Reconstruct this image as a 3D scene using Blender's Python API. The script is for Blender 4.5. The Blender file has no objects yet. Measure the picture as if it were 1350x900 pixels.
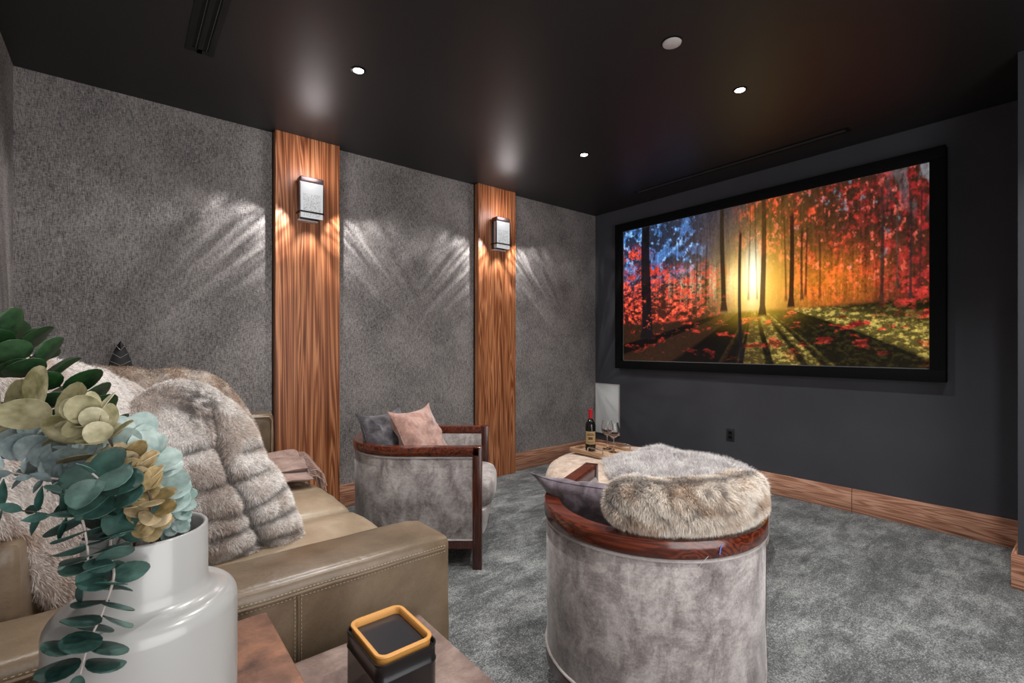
import bpy, bmesh, math, random
import numpy as np
from mathutils import Vector, Matrix, noise as mnoise

PI = math.pi
sc = bpy.context.scene
C = sc.collection

# ------------------------------------------------------------------ camera, world, lights, exposure
CAMZ = 1.236
HEAD = math.radians(50.8)
FPX = 631.0
CX, CY = 675.0, 456.5
cd = bpy.data.cameras.new('camera'); cam = bpy.data.objects.new('camera', cd); C.objects.link(cam)
cam.location = (0, 0, CAMZ); cam.rotation_euler = (PI/2, 0, HEAD - PI/2)
cd.sensor_width = 36; cd.lens = FPX/1350*36; cd.shift_y = 6.5/1350; cd.clip_start = 0.02
sc.camera = cam
sc.view_settings.view_transform = 'Standard'; sc.view_settings.look = 'None'
sc.view_settings.gamma = 1; sc.view_settings.use_curve_mapping = False
sc.view_settings.exposure = 0.15
w = bpy.data.worlds.new('world'); sc.world = w; w.use_nodes = True
w.node_tree.nodes['Background'].inputs[0].default_value = (0.8, 0.85, 1, 1)
w.node_tree.nodes['Background'].inputs[1].default_value = 0.3

E_DOWN, E_FILL, E_SCONCE = 96.0, 55.0, 32.0
DOWNLIGHTS = [(x, y) for x in (1.0, 2.81) for y in (2.55, 1.33, 0.11)]
def area_light(name, loc, rot, sx, sy, e, col=(1, 1, 1)):
    l = bpy.data.lights.new(name, 'AREA'); l.shape = 'RECTANGLE'; l.size = sx; l.size_y = sy; l.energy = e; l.color = col
    o = bpy.data.objects.new(name, l); C.objects.link(o); o.location = loc; o.rotation_euler = rot
    return o
# added fill light in the wall opening behind the camera, no real source there
area_light('rear_fill', (0.75, -1.35, 1.25), (PI/2, 0, 0), 2.3, 2.2, E_FILL, (1.0, 0.97, 0.95))
for i, (x, y) in enumerate(DOWNLIGHTS):
    l = bpy.data.lights.new('downlight_beam', 'SPOT'); l.energy = E_DOWN; l.spot_size = math.radians(112); l.spot_blend = 1.0
    l.shadow_soft_size = 0.03; l.color = (1, 0.97, 0.94)
    o = bpy.data.objects.new('downlight_beam', l); C.objects.link(o); o.location = (x, y, 2.725)

# ------------------------------------------------------------------ pixel helpers (measured points of the photo -> real points)
Fv = Vector((math.cos(HEAD), math.sin(HEAD), 0)); Rv = Vector((math.sin(HEAD), -math.cos(HEAD), 0))
def cw(lat, fwd, z=0.0):
    v = Fv*fwd + Rv*lat
    return Vector((v.x, v.y, z))
def PX(px, py, depth):
    return cw((px-CX)/FPX*depth, depth, CAMZ - (py-CY)/FPX*depth)
def on_plane(px, py, c, n):
    o = Vector((0, 0, CAMZ)); d = PX(px, py, 1.0) - o
    t = (Vector(c)-o).dot(n)/d.dot(n)
    return o + d*t

# ------------------------------------------------------------------ materials
MATS = {}
class NT:
    def __init__(s, name):
        s.m = bpy.data.materials.new(name); s.m.use_nodes = True; s.t = s.m.node_tree; s.n = s.t.nodes
        s.b = s.n['Principled BSDF']; s.co = None
    def node(s, typ, **kw):
        n = s.n.new(typ)
        for k, v in kw.items():
            if k in n.inputs: n.inputs[k].default_value = v
            else: setattr(n, k, v)
        return n
    def link(s, a, b): s.t.links.new(a, b)
    def coord(s, scale=(1, 1, 1), rot=(0, 0, 0), kind='Object'):
        if not s.co: s.co = s.n.new('ShaderNodeTexCoord')
        mp = s.n.new('ShaderNodeMapping'); mp.inputs['Scale'].default_value = scale; mp.inputs['Rotation'].default_value = rot
        s.link(s.co.outputs[kind], mp.inputs[0]); return mp.outputs[0]
    def noise(s, vec, scale, detail=4, rough=0.55, dist=0):
        n = s.node('ShaderNodeTexNoise'); n.inputs['Scale'].default_value = scale; n.inputs['Detail'].default_value = detail
        n.inputs['Roughness'].default_value = rough; n.inputs['Distortion'].default_value = dist
        s.link(vec, n.inputs['Vector']); return n.outputs['Fac']
    def ramp(s, fac, stops):
        r = s.node('ShaderNodeValToRGB'); e = r.color_ramp.elements
        e[0].position = stops[0][0]; e[0].color = (*stops[0][1], 1)
        e[1].position = stops[-1][0]; e[1].color = (*stops[-1][1], 1)
        for p, c in stops[1:-1]:
            k = e.new(p); k.color = (*c, 1)
        s.link(fac, r.inputs[0]); return r.outputs[0]
    def mix(s, fac, a, b, mode='MIX'):
        m = s.node('ShaderNodeMix', data_type='RGBA', blend_type=mode)
        for v, i in ((fac, 0), (a, 6), (b, 7)):
            if hasattr(v, 'links'): s.link(v, m.inputs[i])
            elif i == 0: m.inputs[0].default_value = v
            else: m.inputs[i].default_value = (*v, 1)
        return m.outputs[2]
    def math(s, op, a, b=0.0):
        m = s.node('ShaderNodeMath', operation=op)
        for v, i in ((a, 0), (b, 1)):
            if hasattr(v, 'links'): s.link(v, m.inputs[i])
            else: m.inputs[i].default_value = v
        return m.outputs[0]
    def bump(s, h, strength=0.3, dist=0.01):
        b = s.node('ShaderNodeBump'); b.inputs['Strength'].default_value = strength; b.inputs['Distance'].default_value = dist
        s.link(h, b.inputs['Height']); s.link(b.outputs[0], s.b.inputs['Normal'])
    def set(s, col=None, rough=None, metal=None, spec=None, **kw):
        if col is not None:
            if hasattr(col, 'links'): s.link(col, s.b.inputs['Base Color'])
            else: s.b.inputs['Base Color'].default_value = (*col, 1)
        if rough is not None: s.b.inputs['Roughness'].default_value = rough
        if metal is not None: s.b.inputs['Metallic'].default_value = metal
        if spec is not None: s.b.inputs['Specular IOR Level'].default_value = spec
        for k, v in kw.items(): s.b.inputs[k.replace('_', ' ')].default_value = v
        return s.m

def srgb(r, g, b):
    f = lambda c: (c/255/12.92) if c/255 <= 0.04045 else ((c/255+0.055)/1.055)**2.4
    return (f(r), f(g), f(b))

def plain(name, col, rough=0.5, metal=0.0, spec=0.5, **kw):
    t = NT(name); return t.set(col, rough, metal, spec, **kw)

def wood(name, dark, mid, light, axis='Z', scale=1.0, rough=0.4, rot=0.0, coat=0.0):
    t = NT(name)
    st = {'Z': (10, 10, 0.30), 'X': (0.45, 10, 10), 'Y': (10, 0.45, 10)}[axis]
    v = t.coord(tuple(k*scale for k in st), (0, 0, rot))
    big = t.noise(v, 0.9, 3, 0.5, 0.6)
    rings = t.node('ShaderNodeMath', operation='SINE'); t.link(t.math('MULTIPLY', big, 105.0), rings.inputs[0])
    r01 = t.math('MULTIPLY_ADD', rings.outputs[0], 0.5); r01.node.inputs[2].default_value = 0.5
    fine = t.noise(t.coord(tuple(k*scale*(9 if k > 1 else 1.6) for k in st)), 1.2, 5, 0.7)
    blot = t.noise(t.coord(tuple(k*scale*0.5 for k in st)), 1.3, 2)
    f = t.math('ADD', t.math('MULTIPLY', r01, 0.27), t.math('ADD', t.math('MULTIPLY', fine, 0.68), t.math('MULTIPLY', blot, 0.22)))
    col = t.ramp(f, [(0.38, dark), (0.57, mid), (0.76, light)])
    t.bump(fine, 0.12, 0.002)
    m = t.set(col, rough); t.b.inputs['Coat Weight'].default_value = coat; t.b.inputs['Coat Roughness'].default_value = 0.15
    return m

def fabric_wall(name, dark, light):
    t = NT(name)
    a = t.noise(t.coord((50, 50, 420)), 1.0, 3, 0.6)      # threads across
    b = t.noise(t.coord((420, 420, 40)), 1.0, 3, 0.6)     # threads up
    big = t.noise(t.coord((1, 1, 1)), 3.0, 3, 0.6)
    f = t.math('ADD', t.math('MULTIPLY', a, 0.5), t.math('MULTIPLY', b, 0.5))
    f = t.math('ADD', f, t.math('MULTIPLY', t.math('SUBTRACT', big, 0.5), 0.18))
    col = t.ramp(f, [(0.40, dark), (0.60, light)])
    t.bump(f, 0.5, 0.003)
    return t.set(col, 0.9, 0, 0.15)

def carpet():
    t = NT('carpet')
    a = t.noise(t.coord((1, 1, 1)), 3.2, 5, 0.62, 0.6)
    b = t.noise(t.coord((1.8, 5, 1), (0, 0, 0.5)), 2.6, 4, 0.6, 0.8)
    g = t.noise(t.coord((1, 1, 1)), 150.0, 3, 0.8)
    g2 = t.noise(t.coord((1, 1, 1)), 48.0, 3, 0.7)
    f = t.math('ADD', t.math('MULTIPLY', a, 0.42), t.math('MULTIPLY', b, 0.40))
    f = t.math('ADD', f, t.math('MULTIPLY', t.math('SUBTRACT', g, 0.5), 1.05))
    f = t.math('ADD', f, t.math('MULTIPLY', t.math('SUBTRACT', g2, 0.5), 0.38))
    col = t.ramp(f, [(0.22, srgb(40, 44, 46)), (0.40, srgb(98, 102, 103)), (0.60, srgb(196, 199, 198))])
    t.bump(t.math('ADD', g, t.math('MULTIPLY', a, 0.6)), 0.8, 0.02)
    t.b.inputs['Sheen Weight'].default_value = 0.2
    return t.set(col, 0.95, 0, 0.1)

def velvet(name, dark, mid, light, scale=1.0, sheen=0.5, streak=(1, 1, 3)):
    t = NT(name)
    a = t.noise(t.coord(streak), 5*scale, 6, 0.68, 0.5)
    g = t.noise(t.coord((1, 1, 1)), 150*scale, 4, 0.85)
    h = t.noise(t.coord((4, 4, 9)), 9*scale, 4, 0.7)
    f = t.math('ADD', t.math('MULTIPLY', a, 0.72), t.math('MULTIPLY', g, 0.30))
    f = t.math('ADD', f, t.math('MULTIPLY', t.math('SUBTRACT', h, 0.5), 0.22))
    col = t.ramp(f, [(0.34, dark), (0.48, mid), (0.64, light)])
    t.bump(g, 0.35, 0.003)
    t.b.inputs['Sheen Weight'].default_value = sheen; t.b.inputs['Sheen Roughness'].default_value = 0.4
    return t.set(col, 0.85, 0, 0.2)

def leather(name, dark, mid, light, rough=0.36, scale=1.0):
    t = NT(name)
    a = t.noise(t.coord((1, 1, 1)), 4*scale, 5, 0.6, 0.4)
    g = t.noise(t.coord((1, 1, 1)), 130, 3, 0.6)
    col = t.ramp(t.math('ADD', t.math('MULTIPLY', a, 0.85), t.math('MULTIPLY', g, 0.15)), [(0.3, dark), (0.5, mid), (0.72, light)])
    crease = t.noise(t.coord((1, 1, 1)), 14, 4, 0.6, 1.2)
    t.bump(t.math('ADD', t.math('MULTIPLY', g, 0.25), crease), 0.25, 0.006)
    return t.set(col, rough, 0, 0.45)

def fur_mat(name, rough=0.8, sheen=0.25):
    t = NT(name)
    a = t.node('ShaderNodeAttribute', attribute_name='Col')
    t.b.inputs['Sheen Weight'].default_value = sheen
    return t.set(a.outputs['Color'], rough, 0, 0.15)

def leaf_mat(name, dark, light, edge=None):
    t = NT(name)
    a = t.noise(t.coord((1, 1, 1)), 22, 3, 0.6)
    g = t.noise(t.coord((1, 1, 1)), 140, 3, 0.6)
    col = t.ramp(t.math('ADD', t.math('MULTIPLY', a, 0.8), t.math('MULTIPLY', g, 0.2)), [(0.36, dark), (0.64, light)])
    t.bump(g, 0.15, 0.002)
    ge = t.node('ShaderNodeNewGeometry')
    hs = t.node('ShaderNodeHueSaturation'); t.link(col, hs.inputs['Color'])
    t.link(t.math('ADD', t.math('MULTIPLY', ge.outputs['Random Per Island'], 0.75), 0.55), hs.inputs['Value'])
    t.link(t.math('ADD', t.math('MULTIPLY', ge.outputs['Random Per Island'], -0.35), 1.1), hs.inputs['Saturation'])
    m = t.set(hs.outputs[0], 0.5, 0, 0.4)
    return m

M = {}
M['ceiling'] = (lambda t: (t.bump(t.noise(t.coord(), 60, 2), 0.02, 0.002), t.set(srgb(38, 37, 38), 0.44, 0, 0.40))[1])(NT('satin_charcoal_ceiling'))
M['screen_wall'] = (lambda t: (t.bump(t.noise(t.coord(), 90, 2), 0.03, 0.002),
    t.set(t.ramp(t.noise(t.coord(), 1.5, 3), [(0.3, srgb(62, 63, 69)), (0.7, srgb(72, 73, 79))]), 0.55, 0, 0.3))[1])(NT('charcoal_paint'))
M['fabric'] = fabric_wall('woven_wall_fabric', srgb(82, 80, 82), srgb(178, 173, 170))
M['carpet'] = carpet()
M['walnut'] = wood('walnut_veneer', srgb(98, 52, 28), srgb(162, 97, 60), srgb(206, 142, 98), 'Z', 1.0, 0.42)
M['base_x'] = wood('walnut_baseboard_x', srgb(120, 76, 56), srgb(172, 120, 94), srgb(206, 158, 132), 'X', 1.2, 0.5)
M['base_y'] = wood('walnut_baseboard_y', srgb(124, 80, 60), srgb(178, 126, 100), srgb(212, 164, 138), 'Y', 1.2, 0.5)
M['mahogany'] = wood('dark_mahogany', srgb(58, 22, 12), srgb(84, 33, 18), srgb(112, 50, 28), 'Y', 0.8, 0.22, coat=0.5)
M['mahogany_post'] = wood('dark_mahogany_post', srgb(34, 13, 8), srgb(66, 28, 18), srgb(92, 42, 27), 'Z', 2, 0.25, coat=0.4)
M['chair_velvet'] = velvet('grey_velvet', srgb(92, 85, 84), srgb(142, 134, 132), srgb(192, 185, 182), 1.0, 0.5, (2.2, 2.2, 1.5))
M['welt'] = velvet('grey_welt', srgb(130, 122, 120), srgb(160, 152, 150), srgb(190, 182, 178), 1.0, 0.3)
M['black_cloth'] = plain('black_dust_cloth', (0.008, 0.008, 0.009), 0.9)
M['leather'] = leather('olive_taupe_leather', srgb(88, 73, 56), srgb(116, 99, 80), srgb(142, 125, 104), 0.32)
M['leather_seat'] = leather('taupe_seat_leather', srgb(128, 109, 88), srgb(158, 139, 116), srgb(184, 167, 145), 0.36)
M['stitch'] = plain('stitch_thread', srgb(190, 176, 150), 0.7)
M['ottoman'] = velvet('oatmeal_nubby_fabric', srgb(150, 128, 112), srgb(184, 163, 146), srgb(214, 196, 180), 3.0, 0.3)
M['table_grey'] = leather('worn_taupe_leather', srgb(92, 74, 67), srgb(130, 110, 102), srgb(166, 146, 136), 0.5, 3.0)
M['table_brown'] = leather('rust_brown_leather', srgb(66, 46, 38), srgb(116, 82, 66), srgb(158, 112, 86), 0.42, 3.0)
M['ceramic'] = plain('glazed_white_ceramic', srgb(164, 164, 162), 0.3, 0, 0.5, Coat_Weight=0.4, Coat_Roughness=0.1)
M['tin'] = (lambda t: (t.bump(t.noise(t.coord(), 30, 2), 0.05, 0.003), t.set(srgb(38, 38, 40), 0.28, 0.6, 0.5))[1])(NT('black_tin'))
M['tin_lid'] = plain('black_lid_panel', srgb(44, 43, 46), 0.22, 0.0, 0.5)
M['gold'] = plain('matte_gold_rim', srgb(208, 150, 78), 0.5, 0.1, 0.5)
M['bronze'] = plain('brushed_bronze', srgb(112, 98, 98), 0.38, 0.75, 0.5)
M['bronze_dark'] = plain('dark_bronze', srgb(58, 50, 50), 0.4, 0.7, 0.5)
M['screen_frame'] = plain('black_velvet_frame', (0.0035, 0.0035, 0.0037), 0.8, 0, 0.15)
M['bezel_line'] = plain('grey_bezel_line', srgb(120, 120, 122), 0.5)
M['white_panel'] = (lambda t: t.set(t.ramp(t.noise(t.coord(), 2.2, 3), [(0.3, srgb(214, 218, 218)), (0.7, srgb(236, 238, 237))]), 0.5))(NT('white_grille'))
M['white_plastic'] = plain('white_plastic', srgb(205, 200, 198), 0.45)
M['black_metal'] = plain('black_metal', srgb(22, 22, 24), 0.35, 0.6)
M['slot_dark'] = plain('slot_dark', (0.002, 0.002, 0.002), 0.9)
M['slot_metal'] = plain('slot_metal', srgb(120, 120, 124), 0.35, 0.8)
M['outlet'] = plain('dark_outlet_plastic', srgb(40, 41, 45), 0.4)
M['tray_wood'] = wood('pale_tray_wood', srgb(132, 98, 76), srgb(176, 142, 112), srgb(206, 174, 142), 'Y', 2.0, 0.5)
M['steel'] = plain('polished_steel', srgb(190, 186, 182), 0.2, 1.0)
M['pink'] = velvet('dusty_pink_velvet', srgb(140, 104, 94), srgb(176, 138, 126), srgb(206, 172, 160), 1.5, 0.5, (2, 2, 2))
M['char'] = velvet('charcoal_velvet', srgb(52, 50, 54), srgb(78, 75, 80), srgb(112, 108, 112), 1.5, 0.5, (2, 2, 2))
M['plum'] = velvet('plum_grey_velvet', srgb(66, 58, 64), srgb(98, 88, 96), srgb(134, 124, 132), 1.5, 0.5, (2, 2, 2))
M['wool'] = velvet('dusty_rose_wool', srgb(120, 96, 88), srgb(152, 126, 116), srgb(180, 154, 144), 2.5, 0.2, (1, 1, 1))
M['fur'] = fur_mat('faux_fur')
M['red_foil'] = plain('red_foil', srgb(196, 30, 46), 0.35, 0.2)
M['bottle'] = plain('dark_bottle_glass', srgb(16, 17, 15), 0.08, 0, 0.6)
M['wine_label'] = plain('tan_paper_label', srgb(170, 146, 104), 0.6)
M['ink'] = plain('brown_ink', srgb(88, 58, 40), 0.6)
g_ = NT('clear_glass'); g_.b.inputs['Transmission Weight'].default_value = 1.0; g_.b.inputs['IOR'].default_value = 1.35
M['glass'] = g_.set((1, 1, 1), 0.0)
M['blue'] = plain('blue_thread', srgb(92, 124, 205), 0.5)
M['clear_tag'] = plain('white_tag_plastic', srgb(205, 205, 210), 0.4)
M['sculpture'] = plain('matte_black_resin', srgb(30, 30, 31), 0.5)
M['inlay'] = plain('silver_inlay', srgb(200, 196, 190), 0.35, 0.3)
M['lf_green'] = leaf_mat('deep_green_leaf', srgb(14, 46, 22), srgb(48, 92, 46))
M['lf_teal'] = leaf_mat('dark_teal_leaf', srgb(18, 50, 44), srgb(66, 106, 96))
M['lf_silver'] = leaf_mat('silver_green_leaf', srgb(108, 138, 132), srgb(184, 204, 198))
M['lf_bluegrey'] = leaf_mat('blue_grey_leaf', srgb(74, 96, 98), srgb(150, 166, 166))
M['lf_khaki'] = leaf_mat('khaki_leaf', srgb(112, 108, 66), srgb(196, 188, 150))
M['lf_gold'] = leaf_mat('golden_olive_leaf', srgb(92, 76, 36), srgb(190, 166, 118))
M['stem_w'] = plain('pale_waxy_stem', srgb(176, 166, 160), 0.6)
M['stem_b'] = plain('brown_stem', srgb(78, 60, 48), 0.7)

# glowing parts
def emis(name, col, s):
    t = NT(name); t.b.inputs['Emission Color'].default_value = (*col, 1); t.b.inputs['Emission Strength'].default_value = s
    return t.set((0.8, 0.8, 0.8), 0.5)
M['lamp_glow'] = emis('lamp_glow', (1, 0.97, 0.93), 14)
t = NT('seeded_glass')       # bubbly glass in front of the lit sconce bulb
v_ = t.node('ShaderNodeTexVoronoi'); v_.inputs['Scale'].default_value = 150; t.link(t.coord(), v_.inputs['Vector'])
nz = t.noise(t.coord(), 90, 3, 0.7)
cc = t.ramp(t.math('ADD', t.math('MULTIPLY', v_.outputs['Distance'], 0.7), t.math('MULTIPLY', nz, 0.5)), [(0.30, (0.10, 0.10, 0.105)), (0.62, (0.80, 0.81, 0.82))])
t.link(cc, t.b.inputs['Emission Color']); t.b.inputs['Emission Strength'].default_value = 0.62
M['seeded'] = t.set((0.12, 0.12, 0.12), 0.35)
M['frost'] = emis('frosted_glass', (0.86, 0.88, 0.9), 0.58); M['frost'].node_tree.nodes['Principled BSDF'].inputs['Base Color'].default_value = (.12, .12, .12, 1)
M['edge_glass'] = plain('clear_edge_glass', srgb(206, 196, 198), 0.12, 0, 0.6)

# ------------------------------------------------------------------ mesh helpers
class B:
    """collects geometry for ONE mesh"""
    def __init__(s): s.v = []; s.f = []
    def add(s, v, f):
        o = len(s.v); s.v += [tuple(p) for p in v]; s.f += [tuple(i+o for i in q) for q in f]; return s
    def box(s, x0, y0, z0, x1, y1, z1, bev=0.0, seg=2, mat=None):
        bm = bmesh.new(); bmesh.ops.create_cube(bm, size=1)
        for q in bm.verts: q.co = Vector(((q.co.x+.5)*(x1-x0)+x0, (q.co.y+.5)*(y1-y0)+y0, (q.co.z+.5)*(z1-z0)+z0))
        if bev > 0:
            bmesh.ops.bevel(bm, geom=bm.edges[:], offset=bev, segments=seg, profile=0.5, affect='EDGES')
        if mat is not None: bm.transform(mat)
        bm.verts.index_update()
        s.add([q.co[:] for q in bm.verts], [[q.index for q in f.verts] for f in bm.faces]); bm.free(); return s
    def obox(s, c, ax, ay, az, hx, hy, hz, bev=0.0, seg=2):
        m = Matrix((( ax.x, ay.x, az.x, c[0]), (ax.y, ay.y, az.y, c[1]), (ax.z, ay.z, az.z, c[2]), (0, 0, 0, 1)))
        return s.box(-hx, -hy, -hz, hx, hy, hz, bev, seg, m)
    def tube(s, pts, r, n=8, closed=False, cap=True):
        pts = [Vector(p) for p in pts]; N = len(pts)
        rs = r if isinstance(r, (list, tuple)) else [r]*N
        v = []; prev = None
        for i, p in enumerate(pts):
            a = pts[(i-1) % N] if (closed or i > 0) else p; b = pts[(i+1) % N] if (closed or i < N-1) else p
            d = (b-a).normalized()
            u = (prev - d*prev.dot(d)) if prev is not None else d.cross(Vector((0.13, 0.2, 1)))
            if u.length < 1e-6: u = d.cross(Vector((1, 0.1, 0)))
            u.normalize(); prev = u; w_ = d.cross(u)
            for k in range(n):
                t_ = 2*PI*k/n; v.append(p + (u*math.cos(t_)+w_*math.sin(t_))*rs[i])
        f = []
        for i in range(N if closed else N-1):
            j = (i+1) % N
            for k in range(n): f.append((i*n+k, i*n+(k+1) % n, j*n+(k+1) % n, j*n+k))
        if cap and not closed: f.append(tuple(range(n))[::-1]); f.append(tuple((N-1)*n+k for k in range(n)))
        return s.add(v, f)
    def lathe(s, prof, c=(0, 0, 0), n=48, closed=False):
        v = []; m = len(prof)
        for k in range(n):
            t_ = 2*PI*k/n
            for r, z in prof: v.append((c[0]+r*math.cos(t_), c[1]+r*math.sin(t_), c[2]+z))
        f = []
        for k in range(n):
            k2 = (k+1) % n
            for i in range(m if closed else m-1):
                j = (i+1) % m; f.append((k*m+i, k2*m+i, k2*m+j, k*m+j))
        return s.add(v, f)
    def sweep(s, path, normals, prof, closed=False):
        """path: 2D points, normals: outward 2D, prof: closed loop of (offset outward, z)"""
        v = []; m = len(prof); N = len(path)
        for p, q in zip(path, normals):
            for o, z in prof: v.append((p[0]+q[0]*o, p[1]+q[1]*o, z))
        f = []
        for i in range(N if closed else N-1):
            j = (i+1) % N
            for k in range(m):
                l = (k+1) % m; f.append((i*m+k, j*m+k, j*m+l, i*m+l))
        if not closed: f.append(tuple(range(m))); f.append(tuple((N-1)*m+k for k in range(m))[::-1])
        return s.add(v, f)

def link_mesh(name, v, f, mat, parent=None, smooth=True, angle=40, world=False, colors=None):
    me = bpy.data.meshes.new(name)
    if world and parent is not None:
        inv = parent.matrix_basis.inverted()
        A = np.array(inv); v = np.asarray(v, dtype=float).reshape(-1, 3) @ A[:3, :3].T + A[:3, 3]
        v = v.tolist()
    me.from_pydata([tuple(p) for p in v], [], f)
    bm = bmesh.new(); bm.from_mesh(me); bmesh.ops.recalc_face_normals(bm, faces=bm.faces[:]); bm.to_mesh(me); bm.free()
    if smooth:
        me.polygons.foreach_set('use_smooth', [True]*len(me.polygons))
        try: me.set_sharp_from_angle(angle=math.radians(angle))
        except Exception: pass
    if mat: me.materials.append(mat)
    o = bpy.data.objects.new(name, me); C.objects.link(o)
    if parent is not None: o.parent = parent
    return o
def part(name, b, mat, parent=None, label=None, world=False, **kw):
    o = link_mesh(name, b.v, b.f, mat, parent, world=world, **kw)
    if label: o['label'] = label
    return o
def struct(name, b, mat, **kw):
    o = part(name, b, mat, **kw); o['kind'] = 'structure'; return o
def tag(o, label, cat, group=None):
    o['label'] = label; o['category'] = cat
    if group: o['group'] = group
    return o
def thing(name, label, cat, loc=(0, 0, 0), rz=0.0, group=None):
    o = bpy.data.objects.new(name, None); C.objects.link(o); o.empty_display_size = 0.1
    o.location = loc; o.rotation_euler = (0, 0, rz)
    o.matrix_basis = Matrix.Translation(loc) @ Matrix.Rotation(rz, 4, 'Z')
    return tag(o, label, cat, group)
def dup(root, loc, rz, label, group=None):
    r = root.copy(); C.objects.link(r); r.matrix_basis = Matrix.Translation(loc) @ Matrix.Rotation(rz, 4, 'Z'); r['label'] = label
    if group: r['group'] = group
    for ch in list(root.children):
        c = ch.copy(); C.objects.link(c); c.parent = r
        for g in list(ch.children):
            d = g.copy(); C.objects.link(d); d.parent = c
    return r

# ------------------------------------------------------------------ numpy noise
def hash2(ix, iy, seed):
    h = (ix.astype(np.int64)*374761393 + iy.astype(np.int64)*668265263 + seed*974711) & 0x7fffffff
    h = ((h ^ (h >> 13))*1274126177) & 0x7fffffff
    return ((h ^ (h >> 16)) & 0xffff)/65535.0
def vnoise(x, y, seed=0):
    ix = np.floor(x); iy = np.floor(y); fx = x-ix; fy = y-iy
    fx = fx*fx*(3-2*fx); fy = fy*fy*(3-2*fy)
    a = hash2(ix, iy, seed); b = hash2(ix+1, iy, seed); c = hash2(ix, iy+1, seed); d = hash2(ix+1, iy+1, seed)
    return (a*(1-fx)+b*fx)*(1-fy)+(c*(1-fx)+d*fx)*fy
def fbm(x, y, seed=0, o=4, g=0.5):
    s = 0; a = 1; t_ = 0
    for i in range(o):
        s = s+a*vnoise(x*2**i, y*2**i, seed+i*17); t_ += a; a *= g
    return s/t_
def sstep(a, b, x):
    t_ = np.clip((x-a)/(b-a), 0, 1); return t_*t_*(3-2*t_)

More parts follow.
